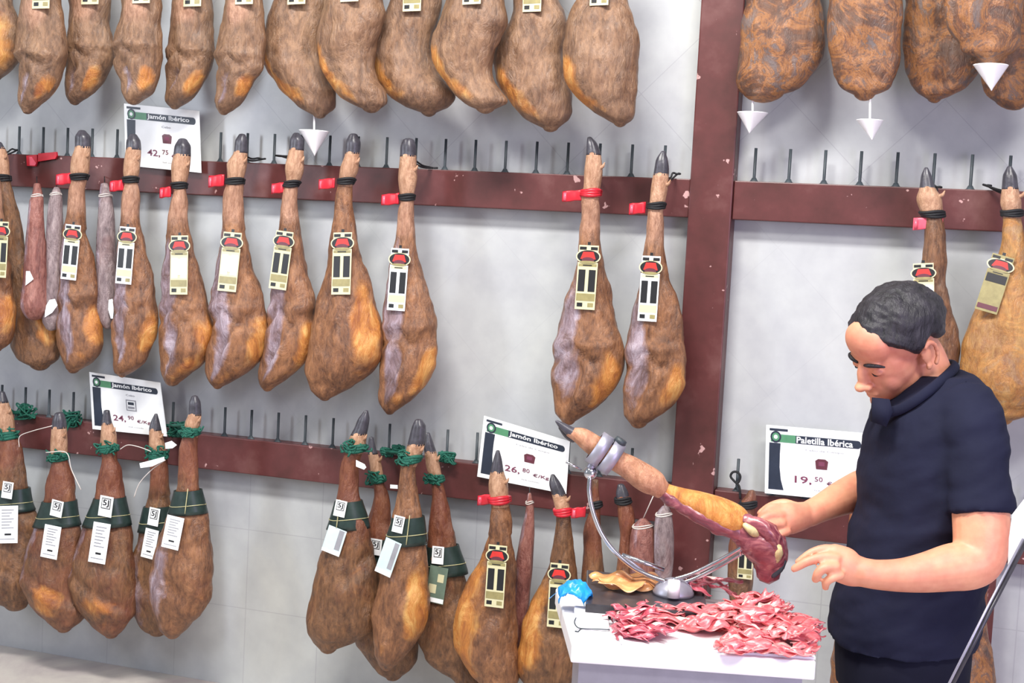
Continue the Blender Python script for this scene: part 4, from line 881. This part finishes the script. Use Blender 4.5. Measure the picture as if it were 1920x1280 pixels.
for k, (px, py, yw) in enumerate([(1285,1092,0),(1300,1098,.3),(1320,1092,.2),(1340,1100,-.1),(1355,1104,.1),(1310,1106,.2),(1335,1090,.3),(1365,1096,0),(1290,1102,.5)]):
    P = atZ(px, py, BZ + .038); add_slice((P[0], P[1], BZ + .038 + .003 * (k % 4)), yw, rng.normal(0, .25), rng.normal(0, .2), 'slice_dark', 'dark red scrap of ham behind the tray, right of the hub of the stand', 'dark scraps behind the tray', .85)
# blue plastic
c0 = atZ(1078, 1118, BZ + .03); mb = MB(); nu = 22; vs = []; fs = []
for i in range(nu):
    for j in range(nu):
        u, v = i / (nu - 1) * 2 - 1, j / (nu - 1) * 2 - 1
        w_ = 1 - .25 * abs(u * v)
        p = np.array([u * .036 * w_, v * .03 * w_, .036 * (1 - (u * u + v * v) * .62)]) ; p[2] += .006 * fbm((u * 2, v * 2, 3), 1.3); p[0] += .006 * fbm((u, v, 7), 2); p[2] = max(p[2], -.0275)
        vs.append(c0 + p - [0, 0, .002])
for i in range(nu - 1):
    for j in range(nu - 1): fs.append((i * nu + j, (i + 1) * nu + j, (i + 1) * nu + j + 1, i * nu + j + 1))
mb.add(vs, fs, 'blue'); o = mb.build('plastic_glove', None, True, origin=tuple(c0)); tag(o, 'crumpled bright blue plastic on the back left corner of the white board', 'plastic'); sm = o.modifiers.new('s', 'SOLIDIFY'); sm.thickness = .0012
# flap of the glove hanging over the corner
mb = MB(); P = [c0 + np.array(v) for v in ((-.02, -.01, .02), (-.05, -.012, -.008), (-.052, -.004, -.012), (-.03, .02, .012))]; mb.add(*prism_vf(P, (0, .0015, .0008)), 'blue')
f_ = mb.build('loose_flap', o, False, origin=tuple(c0))
# small white container with a grey wire
q = [atZ(*p, BZ) for p in ((1078, 1180), (1142, 1184), (1138, 1150), (1076, 1146))]
e = empty('food_container', q[0], 'small white lidded box with a curled grey wire at the left of the board', 'box')
mb = MB(); mb.add(*prism_vf([p + [0, 0, .0005] for p in q], (0, 0, .012)), 'whiteplastic'); o = mb.build('box_body', e, False); bv = o.modifiers.new('b', 'BEVEL'); bv.width = .003; bv.segments = 2
mb = MB(); pts = [atZ(x, y, BZ + .016) for x, y in [(1080,1158),(1077,1166),(1082,1175),(1092,1178),(1120,1179),(1143,1180)]]; mb.add(*tube_vf(spline(pts, 5), .0012, 6), 'iron')
pts = [atZ(x, y, BZ + .0155) for x, y in [(1090,1178),(1084,1184),(1078,1183)]]; mb.add(*tube_vf(pts, .0014, 6), 'iron'); mb.build('wire', e)

# ---------------------------------------------------------------- the man
def vox(name, mb, parent, voxel, mat, smooth_it=6, tone=None, disp=0):
    o = mb.build(name + '_raw', None, True, origin=(0, 0, 0)); me0 = o.data
    rm = o.modifiers.new('r', 'REMESH'); rm.mode = 'VOXEL'; rm.voxel_size = voxel
    if smooth_it: s_ = o.modifiers.new('s', 'SMOOTH'); s_.factor = .5; s_.iterations = smooth_it
    dg = bpy.context.evaluated_depsgraph_get(); dg.update(); me = bpy.data.meshes.new_from_object(o.evaluated_get(dg))
    bpy.data.objects.remove(o); me.materials.clear(); me.materials.append(M[mat]); me.polygons.foreach_set('material_index', [0] * len(me.polygons)); me.polygons.foreach_set('use_smooth', [True] * len(me.polygons)); me.name = name
    loc = np.array(parent.location); co = np.empty(len(me.vertices) * 3); me.vertices.foreach_get('co', co)
    if disp:
        nn = np.empty(len(me.vertices) * 3); me.vertices.foreach_get('normal', nn); cc = co.reshape(-1, 3); nn = nn.reshape(-1, 3)
        k = np.array([fbm((p[0] * 5 + p[2] * 4, p[1] * 5, p[2] * 13 - p[0] * 6), 1) for p in cc]); co = (cc + nn * (disp * k)[:, None]).ravel()
    me.vertices.foreach_set('co', (co.reshape(-1, 3) - loc).ravel()); me.update()
    n = bpy.data.objects.new(name, me); COL.objects.link(n); n.parent = parent; return n
BODYW = 2.79
foot = atW(1700, 1250, BODYW); man = empty('person', (foot[0], foot[1], 0), 'dark-haired man in a navy polo shirt bending over the ham he is carving', 'person')
def J(px, py, w, r_): return (*atW(px, py, w), r_)
def torso(mb, rows, w0, grow=0, mat='skin'):
    rings = []; ys = [r_[0] for r_ in rows]
    for y in np.linspace(ys[0], ys[-1], 46):
        xl = pch(ys, [r_[1] for r_ in rows], y); xr = pch(ys, [r_[2] for r_ in rows], y); dp = pch(ys, [r_[3] for r_ in rows], y)
        L, R = atW(xl, y, w0), atW(xr, y, w0); c = (L + R) / 2; h = (R - L) / 2; h = nrm(h) * (np.linalg.norm(h) + grow); d = -FWD * (dp + grow); d = d - np.array([0, 0, 1]) * d[2]
        rings.append([c + h * (abs(math.cos(q)) ** .85 * (1 if math.cos(q) > 0 else -1)) + d * (abs(math.sin(q)) ** .85 * (1 if math.sin(q) > 0 else -1)) for q in np.linspace(0, 6.28318, 36, endpoint=False)])
    mb.add(*rings_mesh(rings), mat)
TR_ = [(690,1738,1780,.05),(712,1712,1800,.09),(740,1672,1830,.14),(780,1642,1856,.17),(830,1630,1868,.18),(880,1624,1868,.18),(940,1620,1858,.175),(1000,1604,1848,.17),(1060,1588,1840,.165),(1110,1575,1832,.165),(1160,1566,1824,.165),(1198,1562,1818,.165)]
near_arm = [J(1815,790,2.66,.058), J(1832,870,2.61,.054), J(1839,960,2.58,.0525), J(1838,1030,2.565,.050), J(1822,1056,2.555,.047), J(1780,1064,2.55,.0435), J(1735,1073,2.545,.037), J(1690,1078,2.54,.031), J(1645,1077,2.54,.0275), J(1615,1072,2.54,.027)]
far_arm = [J(1700,790,2.98,.058), J(1672,860,3.0,.05), J(1645,905,2.99,.046), J(1612,920,2.95,.043), J(1575,935,2.91,.036), J(1540,952,2.88,.029), J(1515,964,2.86,.027)]
# head frame
hf0 = nrm(-RGT * math.cos(math.radians(18)) - FWD * math.sin(math.radians(18)))
pit = math.radians(33); HUP0 = nrm(UPV)
_a = math.radians(20)
HF = nrm(hf0 * math.cos(pit) - HUP0 * math.sin(pit)); HU = nrm(hf0 * math.sin(pit) + HUP0 * math.cos(pit)); HL = nrm(np.cross(HU, HF)); HL, HU = HL * math.cos(_a) - HU * math.sin(_a), HU * math.cos(_a) + HL * math.sin(_a)
HC = atW(1680, 648, 2.76)
def hp(x, y, z): return HC + HF * x + HL * y + HU * z
def hell(mb, c, r_, mat='skin', rot=0):
    a_, b_ = HF * math.cos(rot) + HU * math.sin(rot), -HF * math.sin(rot) + HU * math.cos(rot)
    mb.add(*ellipsoid_vf(hp(*c), (a_ * r_[0], HL * r_[1], b_ * r_[2]), 22, 14), mat)
body = MB()
torso(body, TR_[:-1], BODYW, -.014)
body.add(*limb(near_arm, 5, 22), 'skin'); body.add(*limb(far_arm, 5, 20), 'skin')
body.add(*limb([(*hp(-.03, 0, -.02), .050), (*hp(-.045, 0, -.06), .050), J(1742, 725, BODYW, .056), J(1750, 765, BODYW, .07)], 5, 22), 'skin')
hell(body, (-.012, 0, .04), (.092, .072, .078)); hell(body, (.03, 0, -.01), (.058, .06, .085)); hell(body, (.045, 0, -.05), (.045, .05, .045)); hell(body, (.02, 0, -.055), (.055, .056, .04))
hell(body, (.07, 0, -.088), (.022, .026, .018)); hell(body, (.058, 0, .05), (.036, .054, .045))
hell(body, (.094, 0, -.008), (.012, .010, .03), rot=.3); hell(body, (.107, 0, -.03), (.0125, .0125, .010)); hell(body, (.098, .013, -.033), (.009, .007, .007)); hell(body, (.098, -.013, -.033), (.009, .007, .007))
hell(body, (.086, 0, -.055), (.010, .022, .0055)); hell(body, (.084, 0, -.066), (.011, .02, .006))
for sg in (-1, 1):
    hell(body, (.079, sg * .022, .018), (.012, .021, .009)); hell(body, (.052, sg * .034, -.034), (.026, .020, .030)); hell(body, (.077, sg * .029, 0), (.010, .013, .008))
    # ear: rim, bowl, lobe
    for k in range(9):
        a_ = -1.2 + k * .42; body.add(*ellipsoid_vf(hp(-.018 - .016 * math.cos(a_) * 1, sg * (.072 + .006), -.004 + .027 * math.sin(a_)), (HF * .0055, HL * .0055, HU * .0065), 10, 6), 'skin')
    hell(body, (-.012, sg * .071, -.004), (.013, .006, .022)); hell(body, (-.008, sg * .074, -.03), (.007, .0055, .008))
# near hand
wN = 2.54
def palm(mb, pts, flat, hint): mb.add(*limb(pts, 5, 18, flat, hint), 'skin')
palm(body, [J(1618,1072,wN,.027), J(1598,1068,wN,.031), J(1580,1058,wN,.034), J(1566,1050,wN,.031)], .72, FWD)
for f_ in ([(1572,1036,-.0,.0095),(1550,1029,-.0,.0095),(1522,1036,.0,.0085),(1497,1053,.0,.007)],
           [(1568,1046,-.02,.0100),(1545,1044,-.022,.0095),(1515,1052,-.022,.0088),(1489,1066,-.018,.0072)],
           [(1567,1062,-.03,.0098),(1547,1064,-.036,.0095),(1534,1074,-.036,.0088),(1529,1086,-.028,.0075)],
           [(1575,1078,-.028,.0092),(1558,1084,-.034,.0085),(1549,1092,-.032,.0078),(1548,1101,-.024,.0068)],
           [(1592,1048,.022,.0115),(1568,1032,.034,.0105),(1540,1032,.036,.0092),(1515,1046,.03,.0078)]):
    body.add(*limb([J(x, y, wN + dw, r_) for x, y, dw, r_ in f_], 4, 12), 'skin')
# far hand: grips the end of the ham
wF = 2.82
palm(body, [J(1518,963,2.86,.026), J(1500,968,2.84,.030), J(1478,972,wF,.033), J(1460,972,wF,.031)], .7, FWD)
for f_ in ([(1468,955,-.005,.0100),(1448,952,-.01,.0098),(1432,962,-.018,.0088),(1424,975,-.022,.0076)],
           [(1464,966,-.018,.0104),(1444,966,-.026,.0100),(1426,976,-.032,.009),(1419,989,-.03,.0076)],
           [(1466,982,-.028,.0100),(1448,984,-.036,.0096),(1432,992,-.04,.0086),(1428,1003,-.036,.0074)],
           [(1476,996,-.028,.0092),(1462,1002,-.036,.0085),(1450,1008,-.038,.0076),(1446,1016,-.034,.0066)],
           [(1490,950,.02,.0115),(1468,944,.03,.0108),(1444,950,.03,.0096),(1426,962,.022,.008)]):
    body.add(*limb([J(x, y, wF + dw, r_) for x, y, dw, r_ in f_], 4, 12), 'skin')
vox('body', body, man, .0033, 'skin', 3)
# shirt
sh_ = MB(); torso(sh_, [(697,1716,1812,.10),(714,1690,1826,.13),(740,1664,1838,.154)] + [(a_, b_, c_, d_ + .004) for a_, b_, c_, d_ in TR_[3:]], BODYW, .004)
sh_.add(*limb([J(1795,755,2.69,.062), J(1815,790,2.65,.066), J(1830,860,2.61,.063), J(1838,930,2.585,.0605), J(1840,960,2.58,.0605)], 5, 26, ends=False), 'shirt')
sh_.add(*limb([J(1730,760,2.9,.06), J(1700,790,2.97,.064), J(1682,840,2.99,.058), J(1672,872,2.995,.056)], 5, 22, ends=False), 'shirt')
so = vox('polo_shirt', sh_, man, .006, 'shirt', 5, disp=.009)
# collar
mb = MB(); P = [J(x, y, w, 0)[:3] for x, y, w in [(1640,757,2.74),(1655,772,2.70),(1685,768,2.68),(1720,748,2.665),(1755,722,2.68),(1782,698,2.73),(1792,684,2.80),(1775,684,2.88),(1730,712,2.92)]]
mb.add(*tube_vf(spline(P, 6), .006, 12, 1.7), 'shirt'); mb.add(*prism_vf([atW(x, y, w) for x, y, w in [(1637,745,2.70),(1668,748,2.675),(1674,772,2.665),(1662,800,2.655),(1634,790,2.70)]], FWD * .01), 'shirt'); mb.build('collar', so, True, origin=tuple(man.location))
# trousers, shoes
tr = MB(); torso(tr, [(1140,1580,1812,.150),(1185,1574,1812,.155),(1230,1572,1808,.16),(1290,1574,1802,.16)], BODYW, 0)
hipc = atW(1690, 1285, BODYW)
legs = []
for sg in (-1, 1):
    hx = hipc + FWD * .09 * sg; ank = np.array([hx[0] + .1, hx[1] + (.03 if sg > 0 else 0), .09]); kn = np.array([hx[0] + .03, hx[1], .46])
    tr.add(*limb([(*(hx + [0, 0, .02]), .105), (*((hx + kn) / 2), .088), (*kn, .068), (*((kn + ank) / 2), .062), (*ank, .055)], 5, 20, ends=False), 'trouser'); legs.append(ank)
vox('trousers', tr, man, .008, 'trouser', 5)
for ank in legs:
    mb = MB(); t = nrm([-RGT[0], -RGT[1], 0]); mb.add(*limb([(ank[0] - t[0] * -.05 * -1 - t[0] * .05, ank[1] - t[1] * .05, .04, .036), (ank[0], ank[1], .045, .042), (*(ank[:2] + t[:2] * .1), .036, .036), (*(ank[:2] + t[:2] * .19), .03, .028)], 4, 16), 'sole'); mb.build('shoe', man)
# hair
hb = MB(); rings = []; nth, nph = 46, 60
def hair_pt(th, ph):
    x = math.sin(th) * math.cos(ph); y = math.sin(th) * math.sin(ph); z = math.cos(th)
    # th from crown down; hairline
    px_, py_, pz_ = -.016 + .103 * x, .083 * y, .036 + .086 * z
    f = fbm((px_ * 24, py_ * 24, pz_ * 24), 1) * .006 + fbm((px_ * 90, py_ * 60, pz_ * 90), 1) * .0022
    s_ = 1 + f / .09; return np.array([-.016 + .103 * x * s_, .083 * y * s_, .036 + .086 * z * s_])
def limit(ph):
    c = math.cos(ph); a_ = abs(((ph + math.pi) % (2 * math.pi)) - math.pi)   # 0 = forehead, pi = nape
    pts_a = [0, .45, .8, 1.05, 1.25, 1.4, 1.55, 1.75, 2.0, 2.4, 3.15]; lim = [1.22, 1.25, 1.36, 1.55, 1.86, 2.0, 1.74, 1.66, 1.98, 2.25, 2.4]
    return float(np.interp(a_, pts_a, lim))
for i in range(nth):
    ring = []
    for j in range(nph):
        ph = 2 * math.pi * j / nph; L_ = limit(ph); th = .02 + (L_ - .02) * i / (nth - 1)
        p = hair_pt(th, ph); e_ = i / (nth - 1)
        if e_ > .9: p = np.array([-.016, 0, .04]) + (p - np.array([-.016, 0, .04])) * (1 - (e_ - .9) * .9)
        ring.append(hp(*p))
    rings.append(ring)
for i in range(12):
    ring = []
    for j in range(nph):
        ph = 2 * math.pi * j / nph; L_ = limit(ph); th = L_ * (1 - i / 12) + .02; x = math.sin(th) * math.cos(ph); y = math.sin(th) * math.sin(ph); z = math.cos(th)
        ring.append(hp(-.014 + .085 * x, .066 * y, .04 + .075 * z))
    rings.append(ring)
hb.add(*rings_mesh(rings), 'hair'); hb.build('hair', man)
for sg in (-1, 1):
    mb = MB(); mb.add(*limb([(*hp(.0895, sg * .011, .017), .003), (*hp(.090, sg * .024, .0215), .0042), (*hp(.083, sg * .038, .021), .004), (*hp(.0725, sg * .048, .015), .002)], 4, 8), 'hair'); mb.build('eyebrow', man)
    mb = MB(); mb.add(*limb([(*hp(.0845, sg * .019, -.004), .0009), (*hp(.0855, sg * .028, -.006), .0014), (*hp(.0785, sg * .038, -.004), .0010)], 4, 6), 'hair'); mb.build('eyelashes', man)

# ---------------------------------------------------------------- slanting guard frame at lower right
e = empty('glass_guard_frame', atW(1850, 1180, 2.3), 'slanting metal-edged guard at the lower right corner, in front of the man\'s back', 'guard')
mb = MB(); mb.add(*tube_vf([atW(1925, 1012, 2.35), atW(1858, 1140, 2.3), atW(1776, 1300, 2.25)], .0042, 10), 'stone'); mb.build('dark_edge', e)
mb = MB(); mb.add(*tube_vf([atW(1918, 1010, 2.345), atW(1852, 1137, 2.295), atW(1772, 1296, 2.245)], .0022, 10), 'steel_dull'); mb.build('steel_strip', e)
mb = MB(); mb.add(*prism_vf([atW(x, y, 2.38) for x, y in [(1899,965),(1926,930),(1926,1000),(1902,1050),(1891,1064),(1893,1010)]], FWD * .004), 'whiteplastic'); mb.build('glass_reflection_plate', e, False)  # opaque white plate standing in for a bright reflection on the glass
